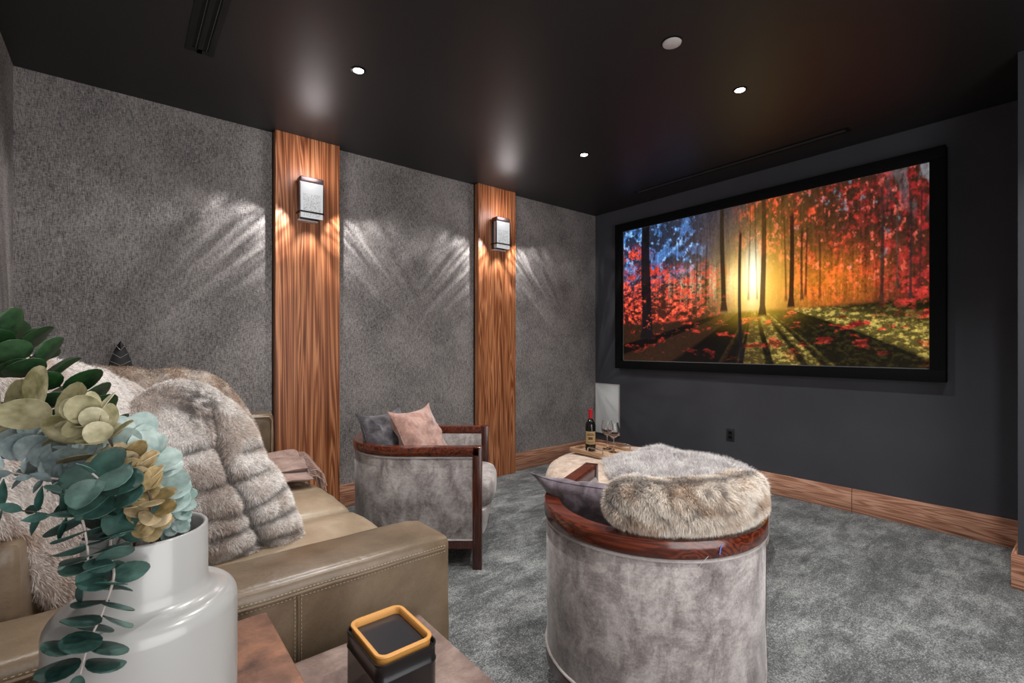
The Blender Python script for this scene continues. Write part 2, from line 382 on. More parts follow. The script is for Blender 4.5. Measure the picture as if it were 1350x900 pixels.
# ------------------------------------------------------------------ fur: base mesh + real strands in one mesh
def fur_object(name, V, F, col, mat, count, length, width, parent=None, seed=1, comb=(0, 0, -0.4), stray=0.5, root_dark=0.55, tip_light=1.25, clump=0.5, loc=None):
    rng = np.random.default_rng(seed)
    V = np.asarray(V, dtype=np.float64); col = np.asarray(col, dtype=np.float64)
    T = np.array([t_ for f in F for t_ in ([(f[0], f[1], f[2]), (f[0], f[2], f[3])] if len(f) == 4 else [tuple(f)])])
    a, b, c = V[T[:, 0]], V[T[:, 1]], V[T[:, 2]]
    cr = np.cross(b-a, c-a); ar = np.linalg.norm(cr, axis=1); nn = cr/np.maximum(ar[:, None], 1e-12)
    # vertex normals
    vn = np.zeros_like(V)
    for k in range(3): np.add.at(vn, T[:, k], cr)
    vn /= np.maximum(np.linalg.norm(vn, axis=1)[:, None], 1e-12)
    idx = rng.choice(len(T), count, p=ar/ar.sum())
    r1 = np.sqrt(rng.random(count)); r2 = rng.random(count)
    wa, wb, wc = 1-r1, r1*(1-r2), r1*r2
    def interp(X): return X[T[idx, 0]]*wa[:, None]+X[T[idx, 1]]*wb[:, None]+X[T[idx, 2]]*wc[:, None]
    P = interp(V); N = interp(vn); N /= np.maximum(np.linalg.norm(N, axis=1)[:, None], 1e-9); K = interp(col)
    # clump directions from a smooth noise
    cell = 0.02 if clump else 1
    cx = (P[:, 0]+P[:, 2]*0.7)/cell; cy = (P[:, 1]-P[:, 2]*0.6)/cell
    cl = np.stack([vnoise(cx, cy, 5), vnoise(cx, cy, 11), vnoise(cx, cy, 23)], 1)*2-1
    D = N*0.75 + np.array(comb)[None] + cl*clump + rng.normal(0, 1, (count, 3))*stray*0.4
    D /= np.linalg.norm(D, axis=1)[:, None]
    # keep them outside the surface
    dn = (D*N).sum(1); D += N*np.maximum(0.18-dn, 0)[:, None]; D /= np.linalg.norm(D, axis=1)[:, None]
    L = length*(0.6+0.6*rng.random(count))
    S = np.cross(D, rng.normal(0, 1, (count, 3))); S /= np.maximum(np.linalg.norm(S, axis=1)[:, None], 1e-9)
    mid = P + D*L[:, None]*0.55
    tip = mid + (D + np.array([0, 0, -0.45]) + rng.normal(0, 0.15, (count, 3)))*L[:, None]*0.5
    W = width*(0.7+0.6*rng.random(count))[:, None]
    P0 = P - N*0.001
    nv = len(V)
    verts = np.stack([P0-S*W, P0+S*W, mid-S*W*0.75, mid+S*W*0.75, tip], 1).reshape(-1, 3)
    ra = rng.normal(1, 0.12, count)[:, None]
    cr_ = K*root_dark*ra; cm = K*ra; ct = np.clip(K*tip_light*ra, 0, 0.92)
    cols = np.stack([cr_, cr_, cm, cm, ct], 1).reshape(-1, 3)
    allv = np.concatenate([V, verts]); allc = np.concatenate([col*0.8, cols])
    if loc is not None: allv = allv - np.array(loc)[None]
    base_f = [tuple(f) for f in F]
    k = np.arange(count)*5+nv
    loops = [i for f in base_f for i in f]; tot = [len(f) for f in base_f]
    quads = np.stack([k, k+1, k+3, k+2], 1); tris = np.stack([k+2, k+3, k+4], 1)
    loops = np.concatenate([np.array(loops), quads.ravel(), tris.ravel()]).astype(np.int32)
    tot = np.concatenate([np.array(tot), np.full(count, 4), np.full(count, 3)]).astype(np.int32)
    start = np.concatenate([[0], np.cumsum(tot)[:-1]]).astype(np.int32)
    me = bpy.data.meshes.new(name)
    me.vertices.add(len(allv)); me.vertices.foreach_set('co', allv.astype(np.float32).ravel())
    me.loops.add(len(loops)); me.loops.foreach_set('vertex_index', loops)
    me.polygons.add(len(tot)); me.polygons.foreach_set('loop_start', start)
    try: me.polygons.foreach_set('loop_total', tot)
    except Exception: pass
    me.update(calc_edges=True)
    me.polygons.foreach_set('use_smooth', [True]*len(tot))
    at = me.color_attributes.new('Col', 'FLOAT_COLOR', 'POINT')
    rgba = np.ones((len(allv), 4), dtype=np.float32); rgba[:, :3] = allc; at.data.foreach_set('color', rgba.ravel())
    me.materials.append(mat)
    o = bpy.data.objects.new(name, me); C.objects.link(o)
    if parent is not None: o.parent = parent
    if loc is not None: o.location = loc
    return o

def blob(outline, c, nrm, thick, nr=22, nth=96, back=0.6, height_fn=None, power=0.55):
    """closed padded shape from an outline of 3D points lying in a plane through c; returns V, F, (s,t) plane coords, front mask"""
    c = Vector(c); nrm = Vector(nrm).normalized()
    up = Vector((0, 0, 1)); up = (up-nrm*up.dot(nrm)).normalized(); ri = up.cross(nrm).normalized()
    pol = sorted([(math.atan2((p-c).dot(up), (p-c).dot(ri)), (p-c).length) for p in outline])
    th = np.array([a for a, _ in pol]); rr = np.array([r for _, r in pol])
    th3 = np.concatenate([th-2*PI, th, th+2*PI]); rr3 = np.concatenate([rr]*3)
    tt = np.linspace(-PI, PI, nth, endpoint=False); R = np.interp(tt, th3, rr3)
    for _ in range(2): R = (np.roll(R, 1)+2*R+np.roll(R, -1))/4
    cv, nv_, uv, rv = (np.array(x) for x in (c, nrm, up, ri))
    V = []; ST = []; side = []
    for sgn, kk in ((1, 1.0), (-1, back)):
        rng_ = range(nr+1) if sgn > 0 else range(nr)
        for i in rng_:
            rho = math.sin(i/nr*PI/2)
            s_ = rho*R*np.cos(tt); t_ = rho*R*np.sin(tt)
            h = thick*kk*max(0, 1-rho**2.2)**power*np.ones(nth)
            if height_fn is not None and sgn > 0: h = h + height_fn(s_, t_)*min(1, (1-rho**2)*2.5)
            p = cv[None]+rv[None]*s_[:, None]+uv[None]*t_[:, None]+nv_[None]*(sgn*h)[:, None]
            V.append(p); ST.append(np.stack([s_, t_], 1)); side.append(np.full(nth, sgn))
    V = np.concatenate(V); ST = np.concatenate(ST); side = np.concatenate(side)
    F = []
    for i in range(nr):
        for k in range(nth):
            k2 = (k+1) % nth; F.append((i*nth+k, (i+1)*nth+k, (i+1)*nth+k2, i*nth+k2))
    o = (nr+1)*nth
    for i in range(nr):
        a = o+i*nth; b_ = o+(i+1)*nth if i < nr-1 else nr*nth
        for k in range(nth):
            k2 = (k+1) % nth; F.append((a+k, a+k2, b_+k2, b_+k))
    # orient outward
    f0 = F[nth*3]; q = [V[i] for i in f0]
    if np.dot(np.cross(q[1]-q[0], q[2]-q[0]), nv_) < 0: F = [f[::-1] for f in F]
    return V, F, ST, side

def pillow(w, h, t, c, right, up, pinch=0.10, n=30, seed=0, wr=0.012, ears=0.0):
    right = Vector(right).normalized(); up = Vector(up); up = (up-right*up.dot(right)).normalized(); nn = right.cross(up)
    V = []; idx = {}; F = []
    for sd in (1, -1):
        for i in range(n+1):
            for j in range(n+1):
                edge = i in (0, n) or j in (0, n)
                if sd < 0 and edge: idx[(sd, i, j)] = idx[(1, i, j)]; continue
                u = math.sin((i/n-0.5)*PI); v = math.sin((j/n-0.5)*PI)
                x = w/2*u*(1-pinch*(1-v*v)*abs(u)**1.5); y = h/2*v*(1-pinch*(1-u*u)*abs(v)**1.5)
                if ears: 
                    k = (abs(u*v))**6*ears; x *= 1+k; y *= 1+k
                z = t/2*((1-u**4)*(1-v**4))**0.62
                q = mnoise.noise(Vector((u*2.2+seed, v*2.2, sd*3)))
                q2 = mnoise.noise(Vector((u*5+seed, v*5+9, sd*5)))
                z += (q*wr*1.4+q2*wr*0.6)*(1 if z > 0.002 else 0)*min(1, z/(t*0.3))
                if edge: z = 0
                p = Vector(c)+right*x+up*y+nn*(sd*max(z, 0))
                # sag
                idx[(sd, i, j)] = len(V); V.append(p[:])
        for i in range(n):
            for j in range(n):
                q = (idx[(sd, i, j)], idx[(sd, i+1, j)], idx[(sd, i+1, j+1)], idx[(sd, i, j+1)])
                F.append(q if sd > 0 else q[::-1])
    seam = [Vector(V[idx[(1, i, 0)]]) for i in range(n)]+[Vector(V[idx[(1, n, j)]]) for j in range(n)] + \
           [Vector(V[idx[(1, n-i, n)]]) for i in range(n)]+[Vector(V[idx[(1, 0, n-j)]]) for j in range(n)]
    return V, F, seam

# ================================================================== THE ROOM
H = 2.74; XS, YL, XB, YN = 4.242, 3.677, -0.45, -1.45
struct('floor', B().box(XB-0.1, YN-0.1, -0.06, XS+0.1, YL+0.1, 0.0), M['carpet'], smooth=False)
struct('ceiling', B().box(XB-0.1, YN-0.1, H, XS+0.1, YL+0.1, H+0.06), M['ceiling'], smooth=False)
struct('wall_left', B().box(XB-0.1, YL, 0, XS, YL+0.1, H), M['fabric'], smooth=False)
struct('wall_back', B().box(XB-0.1, YN, 0, XB, YL, H), M['fabric'], smooth=False)
struct('wall_screen', B().box(XS, YN, 0, XS+0.1, YL+0.1, H), M['screen_wall'], smooth=False)
# unseen wall behind the camera, with an opening added to let light in
struct('wall_near', B().box(XB-0.1, YN-0.1, 0, -0.45, YN, H).box(1.95, YN-0.1, 0, XS, YN, H).box(-0.45, YN-0.1, 2.4, 1.95, YN, H), M['screen_wall'], smooth=False)
struct('wall_right', B().box(3.555, YN, 0, XS, 0.262, H), M['screen_wall'], smooth=False)
# base boards
def bb(name, x0, y0, x1, y1, mat):
    return struct(name, B().box(x0, y0, 0.0, x1, y1, 0.173, 0.003, 2), mat)
bb('baseboard_left', 1.272, YL-0.020, 2.542, YL, M['base_x'])
bb('baseboard_left', 2.99, YL-0.020, XS, YL, M['base_x'])
bb('baseboard_left', XB, YL-0.020, 0.822, YL, M['base_x'])
bb('baseboard_screen', XS-0.020, 1.168, XS, YL-0.021, M['base_y'])
bb('baseboard_screen', XS-0.020, 0.29, XS, 1.165, M['base_y'])
bb('baseboard_right', 3.53, YN, 3.555, 0.285, M['base_y'])
bb('baseboard_right', 3.556, 0.263, XS-0.021, 0.285, M['base_x'])
bb('baseboard_back', XB, YN, XB+0.02, YL-0.021, M['base_y'])
# walnut pilasters
for i, x0 in enumerate((0.826, 2.544)):
    o = struct('trim_%d' % (i+1), B().box(x0, YL-0.07, 0, x0+0.444, YL, H, 0.0015, 1), M['walnut'], smooth=False)
    struct('trim_%d' % (i+3), B().box(x0-0.006, YL-0.012, 0, x0-0.0005, YL, H), M['slot_dark'], smooth=False)
# ceiling trim line: slot diffuser near the screen
t_ = thing('slot_diffuser', 'long thin black linear slot diffuser in the ceiling in front of the screen', 'ceiling vent', (3.90, 1.97, H))
part('frame', B().box(3.865, 1.09, H-0.006, 3.875, 2.86, H).box(3.925, 1.09, H-0.006, 3.935, 2.86, H).box(3.875, 1.09, H-0.006, 3.925, 1.11, H).box(3.875, 2.84, H-0.006, 3.925, 2.86, H), M['black_metal'], t_, world=True, smooth=False)
part('slat', B().box(3.888, 1.11, H-0.006, 3.893, 2.84, H-0.001), M['slot_metal'], t_, world=True, smooth=False)
part('slat', B().box(3.908, 1.11, H-0.006, 3.913, 2.84, H-0.001), M['slot_metal'], t_, world=True, smooth=False)
part('backing', B().box(3.875, 1.11, H-0.001, 3.925, 2.84, H-0.0002), M['slot_dark'], t_, world=True, smooth=False)
# wide two-slot vent at upper left
t_ = thing('slot_vent', 'wide black two-slot air vent in the ceiling above the sofa', 'ceiling vent', (0.307, 2.1, H))
part('frame', B().box(0.245, 1.3, H-0.005, 0.272, 2.91, H).box(0.296, 1.3, H-0.005, 0.318, 2.91, H).box(0.342, 1.3, H-0.005, 0.369, 2.91, H)
     .box(0.272, 2.87, H-0.005, 0.342, 2.91, H).box(0.272, 1.3, H-0.005, 0.342, 1.33, H), M['black_metal'], t_, world=True, smooth=False)
part('backing', B().box(0.272, 1.33, H-0.0015, 0.342, 2.87, H-0.0004), M['slot_dark'], t_, world=True, smooth=False)
for xx in (0.2715, 0.3175): part('slat', B().box(xx+0.016, 1.33, H-0.006, xx+0.018, 2.87, H-0.001), M['slot_metal'], t_, world=True, smooth=False)
# recessed downlights
DL = {(1.0, 2.55): 'small lit round downlight nearest the sofa-side wood pillar', (2.81, 2.55): 'small lit round downlight farthest away, above the ottoman',
      (2.81, 1.33): 'small lit round downlight in front of the screen, beside the white disc'}
for (x, y) in DOWNLIGHTS[:]:
    if (x, y) not in DL: lab = 'small lit round downlight outside the view'
    else: lab = DL[(x, y)]
    if (x, y) not in DL: lab = {(1.0, 1.33): 'small lit round downlight above the side tables and tin', (1.0, 0.11): 'small lit round downlight nearest the opening behind the camera', (2.81, 0.11): 'small lit round downlight by the projecting wall on the right'}[(x, y)]
    t_ = thing('downlight', lab, 'ceiling light', (x, y, H), group='recessed downlights')
    part('trim_ring', B().lathe([(0.028, -0.001), (0.028, -0.004), (0.034, -0.005), (0.040, -0.002), (0.040, -0.0002)], n=32), M['black_metal'], t_)
    part('lens', B().lathe([(0.0003, -0.003), (0.0275, -0.003)], n=32), M['lamp_glow'], t_, label='glowing white lens')
t_ = thing('ceiling_sensor', 'flat white round disc on the ceiling above the screen side', 'smoke detector', (2.11, 1.335, H))
part('cover', B().lathe([(0.0005, -0.014), (0.036, -0.013), (0.044, -0.008), (0.046, -0.0002)], n=40), M['white_plastic'], t_)
part('base_ring', B().lathe([(0.046, -0.004), (0.050, -0.003), (0.050, -0.0002)], n=40), M['black_metal'], t_)

# ------------------------------------------------------------------ sconces
def sconce(loc, rz, label, lit=True):
    """local: wall at y=0, sconce reaches to -y; centre at z=0; 0.31 tall"""
    t_ = thing('wall_sconce', label, 'wall lamp', loc, rz, 'wall sconces')
    W, D = 0.078, 0.092
    part('back_plate', B().box(-0.07, -0.012, -0.13, 0.07, -0.0005, 0.145, 0.002), M['bronze_dark'], t_)
    part('top_cap', B().box(-W-0.004, -D-0.006, 0.115, W+0.004, -0.012, 0.155, 0.012, 3), M['bronze'], t_)
    for sx in (-1, 1): part('side_frame', B().box(min(sx*(W+0.001), sx*(W+0.006)), -D-0.004, -0.105, max(sx*(W+0.001), sx*(W+0.006)), -D+0.004, 0.118), M['bronze_dark'], t_)
    part('band', B().box(-W-0.007, -D-0.007, -0.100, W+0.007, -D-0.002, -0.088, 0.001).box(-W-0.007, -D-0.004, -0.100, -W-0.002, -0.012, -0.088, 0.001).box(W+0.002, -D-0.004, -0.100, W+0.007, -0.012, -0.088, 0.001), M['bronze_dark'], t_)
    g = part('glass_front', B().box(-W+0.004, -D-0.001, -0.135, W-0.004, -D+0.003, 0.115, 0.001), M['frost'], t_)
    part('seeded_panel', B().box(-W+0.018, -D-0.003, -0.125, W-0.018, -D-0.0012, 0.035, 0.0005), M['seeded'], g, label='bubbled lower half of the glass')
    part('glass_side', B().box(-W, -D+0.002, -0.135, -W+0.004, -0.05, 0.115), M['edge_glass'], t_)
    part('glass_side', B().box(W-0.004, -D+0.002, -0.135, W, -0.05, 0.115), M['edge_glass'], t_)
    part('glass_foot', B().box(-W-0.006, -0.075, -0.155, W-0.03, -0.012, -0.146, 0.002), M['edge_glass'], t_)
    if lit:
        # the light that the bubbled glass throws on both sides and down, broken into streaks
        for sx in (-1, 1):
            l = bpy.data.lights.new('sconce_beam', 'SPOT'); l.energy = E_SCONCE; l.spot_size = math.radians(108); l.spot_blend = 0.5; l.shadow_soft_size = 0.012
            l.color = (1.0, 0.955, 0.93); l.use_nodes = True
            nt = l.node_tree; em = nt.nodes['Emission']
            tc = nt.nodes.new('ShaderNodeTexCoord'); mp = nt.nodes.new('ShaderNodeMapping'); mp.inputs['Scale'].default_value = (1, 1, 0.0)
            nm = nt.nodes.new('ShaderNodeVectorMath'); nm.operation = 'NORMALIZE'
            mz = nt.nodes.new('ShaderNodeMapping'); mz.inputs['Scale'].default_value = (0.35, 0.35, 0.6); mz.inputs['Location'].default_value = (sx*3.1, 0, 0)
            ad = nt.nodes.new('ShaderNodeVectorMath'); ad.operation = 'ADD'
            nz = nt.nodes.new('ShaderNodeTexNoise'); nz.inputs['Scale'].default_value = 5.0; nz.inputs['Detail'].default_value = 5; nz.inputs['Roughness'].default_value = 0.6; nz.inputs['Distortion'].default_value = 0.3
            rp = nt.nodes.new('ShaderNodeValToRGB'); rp.color_ramp.elements[0].position = 0.42; rp.color_ramp.elements[0].color = (0.10, 0.10, 0.10, 1); rp.color_ramp.elements[1].position = 0.68
            nt.links.new(tc.outputs['Normal'], mp.inputs[0]); nt.links.new(mp.outputs[0], nm.inputs[0]); nt.links.new(tc.outputs['Normal'], mz.inputs[0])
            nt.links.new(nm.outputs[0], ad.inputs[0]); nt.links.new(mz.outputs[0], ad.inputs[1]); nt.links.new(ad.outputs[0], nz.inputs['Vector']); nt.links.new(nz.outputs['Fac'], rp.inputs[0]); nt.links.new(rp.outputs[0], em.inputs['Color'])
            o = bpy.data.objects.new('sconce_beam', l); C.objects.link(o); o.parent = t_
            o.location = (sx*0.098, -0.155, -0.02)
            d = Vector((sx*0.76, 0.12, -0.82)).normalized()
            o.rotation_euler = d.to_track_quat('-Z', 'Y').to_euler()
        l = bpy.data.lights.new('sconce_uplight', 'POINT'); l.energy = 2.8; l.shadow_soft_size = 0.09; l.color = (1, 0.92, 0.93)
        o = bpy.data.objects.new('sconce_uplight', l); C.objects.link(o); o.parent = t_; o.location = (0, -0.16, 0.19)
    if lit:
        l = bpy.data.lights.new('sconce_downlight', 'SPOT'); l.energy = 5.0; l.spot_size = math.radians(80); l.spot_blend = 0.8; l.shadow_soft_size = 0.03; l.color = (1, 0.95, 0.9)
        o = bpy.data.objects.new('sconce_downlight', l); C.objects.link(o); o.parent = t_; o.location = (0, -0.10, -0.17); o.rotation_euler = Vector((0, 0.35, -1)).to_track_quat('-Z', 'Y').to_euler()
    return t_
sconce((1.042, YL-0.07, 2.275), 0, 'glowing rectangular glass sconce on the wider near wood pillar')
sconce((2.762, YL-0.07, 2.285), 0, 'glowing rectangular glass sconce on the far wood pillar')
sconce((XB, 1.39, 2.24), -PI/2+PI, 'glass sconce on the wall at the left edge, only its corner in view')

# ------------------------------------------------------------------ projection screen
t_ = thing('projection_screen', 'huge black framed home cinema screen showing a red autumn forest at sunrise', 'screen', (XS, 1.98, 1.0))
y0, y1, z0, z1 = 0.632, 3.335, 1.0, 2.556
fw = 0.082; x0, x1 = XS-0.075, XS-0.001
fr = B()
for a in ((y0, z0, y1, z0+fw), (y0, z1-fw, y1, z1), (y0, z0+fw, y0+fw, z1-fw), (y1-fw, z0+fw, y1, z1-fw)):
    fr.box(x0, a[0], a[1], x1, a[2], a[3], 0.004, 2)
part('frame', fr, M['screen_frame'], t_, world=True)
li = B(); e = 0.006; yi0, yi1, zi0, zi1 = y0+fw, y1-fw, z0+fw, z1-fw
for a in ((yi0, zi0, yi1, zi0+e), (yi0, zi1-e*0.3, yi1, zi1), (yi0, zi0, yi0+e, zi1), (yi1-e, zi0, yi1, zi1)):
    li.box(XS-0.040, a[0], a[1], XS-0.030, a[2], a[3])
part('inner_border', li, M['bezel_line'], t_, world=True, smooth=False)
NU, NV = 600, 340
yy = np.linspace(yi1-e, yi0+e, NU); zz = np.linspace(zi1, zi0+e, NV)
YY, ZZ = np.meshgrid(yy, zz)
Xp = XS-0.036
dep = Xp*Fv.x+YY*Fv.y; lat = Xp*Rv.x+YY*Rv.y
PXX = CX+FPX*lat/dep
T01 = (zi1-ZZ)/(zi1-zi0)            # 0 top .. 1 bottom
U01 = (yi1-YY)/(yi1-yi0)            # 0 left .. 1 right
def forest(px, U, T):
    A = (U*2.35)                    # aspect-true horizontal
    img = np.zeros(U.shape+(3,))
    def lay(mask, col):
        nonlocal img
        img = img*(1-mask[..., None])+np.array(col)*mask[..., None]
    # far backdrop: dark woods
    n1 = fbm(A*9, T*5, 3, 5, 0.6); n2 = fbm(A*30, T*30, 7, 4, 0.6); n3 = fbm(A*60, T*60, 9, 3, 0.6)
    lay(np.ones_like(U), (0.075, 0.025, 0.015))
    # blue sky gaps at upper left
    sky = sstep(0.46, 0.58, fbm(A*10, T*14, 21, 4, 0.6)*0.6+n2*0.4)*sstep(0.50, 0.30, T)*sstep(945+0*px, 900, px)
    lay(sstep(1000, 940, px)*sstep(0.62, 0.35, T)*0.9, (0.02, 0.045, 0.10))
    lay(sky, (0.06, 0.19, 0.50))
    lay(sky*sstep(0.60, 0.72, n2), (0.25, 0.48, 0.80))
    nav = sstep(0.05, 0.5, 1-T)*np.exp(-((px-960)/30.0)**2)
    lay(nav*0.7, (0.018, 0.03, 0.075))
    # small pale blue holes on the right
    hole = sstep(0.66, 0.74, fbm(A*14+4, T*14, 33, 3, 0.6))*sstep(1030, 1060, px)*sstep(0.55, 0.35, T)
    # crimson canopy, right side and upper centre
    can = sstep(960, 1010, px)*sstep(0.72, 0.5, T)
    red = fbm(A*16, T*14, 41, 5, 0.65)
    lay(can*sstep(0.35, 0.62, red)*sstep(0.35, 0.55, n2), (0.34, 0.022, 0.022))
    lay(can*sstep(0.50, 0.66, red)*sstep(0.45, 0.6, n2)*sstep(1180, 1050, px), (0.75, 0.07, 0.03))
    lay(can*sstep(0.62, 0.78, fbm(A*40, T*30, 43, 3, 0.6)), (0.55, 0.09, 0.06))
    lay(hole*0.55*sstep(0.45, 0.6, n2), (0.26, 0.36, 0.44))
    lay(sstep(1150, 1226, px)*sstep(0.3, 0.0, T)*sstep(0.5, 0.65, fbm(A*22, T*8, 51, 4)), (0.25, 0.24, 0.26))
    # pale light between left trunks
    band = np.exp(-((T-0.47)/0.10)**2)*sstep(850, 900, px)*sstep(1010, 970, px)
    cols = sstep(0.40, 0.65, fbm(A*45, T*1.5, 61, 3, 0.6))
    lay(band*cols*0.85, (0.72, 0.60, 0.36))
    lay(band*(1-cols)*0.4, (0.40, 0.20, 0.05))
    # sunburst
    cxp, cyt = 993.0, 0.52
    dx = (px-cxp)/100.0; dy = (T-cyt)*1.6
    r = np.sqrt((dx*1.0)**2+dy**2)
    g1 = np.exp(-(r/0.62)**1.5); g2 = np.exp(-(r/0.30)**1.4); g3 = np.exp(-((dx/0.11)**2+((T-0.45)/0.15)**2))
    og = np.exp(-(((px-1090)/70.0)**2+((T-0.55)/0.17)**2))
    img = img+og[..., None]*np.array((0.62, 0.15, 0.0))*(0.6+0.5*n1[..., None])
    img = img+g1[..., None]*np.array((0.50, 0.24, 0.012))*0.8
    img = img+g2[..., None]*np.array((0.95, 0.75, 0.14))
    img = img+g3[..., None]*np.array((0.30, 0.65, 0.80))
    # red undergrowth on the left
    und = sstep(0.30, 0.42, T+0.10*(fbm(A*8, T*8, 71, 3)-0.5))*sstep(0.86, 0.66, T)*sstep(985, 900, px)
    ud = fbm(A*26, T*44, 73, 4, 0.65)
    lay(und*sstep(0.44, 0.60, ud)*0.95, (0.66, 0.05, 0.028))
    lay(und*sstep(0.62, 0.74, ud), (0.92, 0.16, 0.07))
    lay(und*sstep(0.50, 0.38, ud)*0.8, (0.09, 0.012, 0.010))
    # a bright spray at far left
    sp = np.exp(-(((px-838)/14.0)**2+((T-0.20)/0.05)**2))*sstep(0.4, 0.55, ud)
    sp2 = np.exp(-(((px-858)/32.0)**2+((T-0.33-0.0006*(px-858))/0.035)**2))*sstep(0.38, 0.52, ud)
    lay(np.clip(sp*1.3, 0, 1), (0.80, 0.07, 0.035)); lay(np.clip(sp2*1.2, 0, 1), (0.62, 0.05, 0.03))
    # ground
    hz = 0.655+0.05*sstep(985, 870, px)-0.02*sstep(1050, 1226, px)
    gr = sstep(hz, hz+0.03, T)
    gcol = fbm(A*34, T*70, 81, 4, 0.7)
    base = np.array((0.035, 0.014, 0.006))*np.ones(U.shape+(3,))
    rightm = sstep(930, 1060, px)[..., None]
    olive = np.array((0.20, 0.15, 0.03)); sun_ = np.array((0.30, 0.22, 0.05))
    gg = base*(1-rightm)+rightm*(olive*0.5+sstep(0.45, 0.7, gcol)[..., None]*sun_)
    # rays of shade and light fanning out from below the sun (part of the picture shown)
    ang = np.arctan2(dx, np.maximum(T-0.60, 0.01)*2.2)
    ray = fbm(ang*4.2+3, ang*0+2, 91, 3, 0.6)
    gg = gg*(0.12+1.35*sstep(0.44, 0.56, ray))[..., None]
    redg = sstep(0.60, 0.70, fbm(A*9, T*26, 95, 4, 0.6))*sstep(0.98, 0.80, T*0.6+0.35)
    gg = gg*(1-redg[..., None])+redg[..., None]*np.array((0.62, 0.045, 0.03))*(0.35+0.75*sstep(0.4, 0.7, gcol))[..., None]
    gg = gg+np.exp(-((px-1000)/45.0)**2-((T-hz)/0.10)**2)[..., None]*np.array((0.55, 0.34, 0.03))
    img = img*(1-gr[..., None])+gg*gr[..., None]
    # bushes at the right edge
    bs = sstep(1150, 1190, px)*np.exp(-((T-0.60)/0.10)**2)*sstep(0.48, 0.62, ud)
    lay(bs, (0.55, 0.04, 0.03))
    # trunks (px, half width, top T, bottom T, darkness)
    for tp, hw, a, b_, k, cc_ in ((852, 6.5, -0.1, 0.83, 0.97, (0.010, 0.007, 0.010)), (953, 3.2, -0.1, 0.66, 0.9, (0.05, 0.03, 0.012)), (1006, 3.6, -0.1, 0.70, 0.88, (0.12, 0.055, 0.015)),
                             (1043, 3.2, 0.1, 0.66, 0.92, (0.05, 0.018, 0.008)), (976, 2.0, 0.15, 0.97, 0.85, (0.015, 0.012, 0.02)), (1058, 1.6, 0.2, 0.62, 0.75, (0.06, 0.02, 0.01)),
                             (1063, 1.3, 0.2, 0.60, 0.7, (0.06, 0.02, 0.01)), (988, 1.1, 0.0, 0.60, 0.5, (0.10, 0.06, 0.02)), (997, 0.9, 0.0, 0.60, 0.5, (0.10, 0.06, 0.02)),
                             (1035, 1.2, 0.1, 0.62, 0.6, (0.12, 0.04, 0.01)), (1080, 1.4, 0.25, 0.62, 0.6, (0.10, 0.03, 0.01)), (1162, 2.4, 0.05, 0.66, 0.75, (0.06, 0.03, 0.025)),
                             (1184, 1.8, 0.15, 0.60, 0.6, (0.14, 0.07, 0.05)), (1200, 1.8, 0.1, 0.65, 0.75, (0.05, 0.03, 0.03)), (1214, 1.5, 0.1, 0.6, 0.6, (0.04, 0.02, 0.02)), (918, 1.3, 0.2, 0.6, 0.5, (0.04, 0.03, 0.02)), (932, 1.0, 0.2, 0.6, 0.5, (0.04, 0.03, 0.02))):
        cxx = tp+1.3*np.sin(T*5+tp)+(hw*0.6)*(T-0.5)*(-0.6 if tp > 1100 else 0)
        wv = hw*(0.75+0.35*T+0.9*np.clip(T-b_+0.06, 0, 0.06)/0.06*0.6)
        m = sstep(wv+0.8, wv-0.6, np.abs(px-cxx))*sstep(a-0.01, a+0.04, T)*sstep(b_+0.015, b_-0.01, T)*k
        lay(m, cc_)
    # foliage in front of trunks
    lay(und*sstep(0.66, 0.76, fbm(A*20, T*40, 101, 4, 0.6))*0.9, (0.85, 0.10, 0.05))
    n5 = fbm(A*110, T*90, 131, 3, 0.7); n6 = fbm(A*70, T*5, 137, 3, 0.6); calm = np.clip(g1*1.3, 0, 0.85)
    img = img*(1+(0.9*(n5-0.5)+1.0*(n6-0.5)*sstep(0.7, 0.6, T)+0.5*(n3-0.5))*(1-calm))[..., None]
    lum = img.max(-1, keepdims=True)
    img = img*np.clip(0.50+0.62*lum, 0, 1)
    return np.clip(img, 0, 1)
img = forest(PXX, U01, T01)
V = np.stack([np.full(YY.shape, Xp), YY, ZZ], -1).reshape(-1, 3)
F = [(r*NU+c_, r*NU+c_+1, (r+1)*NU+c_+1, (r+1)*NU+c_) for r in range(NV-1) for c_ in range(NU-1)]
t2 = NT('screen_picture'); a2 = t2.node('ShaderNodeAttribute', attribute_name='Col')
t2.link(a2.outputs['Color'], t2.b.inputs['Emission Color']); t2.b.inputs['Emission Strength'].default_value = 1.0
t2.set((0.01, 0.01, 0.01), 0.7, 0, 0.1)
pic = link_mesh('picture', V.tolist(), F, t2.m, t_, smooth=False, world=True)
at = pic.data.color_attributes.new('Col', 'FLOAT_COLOR', 'POINT')
rgba = np.ones((len(V), 4), dtype=np.float32); rgba[:, :3] = img.reshape(-1, 3); at.data.foreach_set('color', rgba.ravel())
pic['label'] = 'glowing picture of sun rays between red autumn trees'
t_3 = part('back_panel', B().box(XS-0.032, y0+0.04, z0+0.04, XS-0.002, y1-0.04, z1-0.04), M['screen_frame'], t_, world=True, smooth=False)

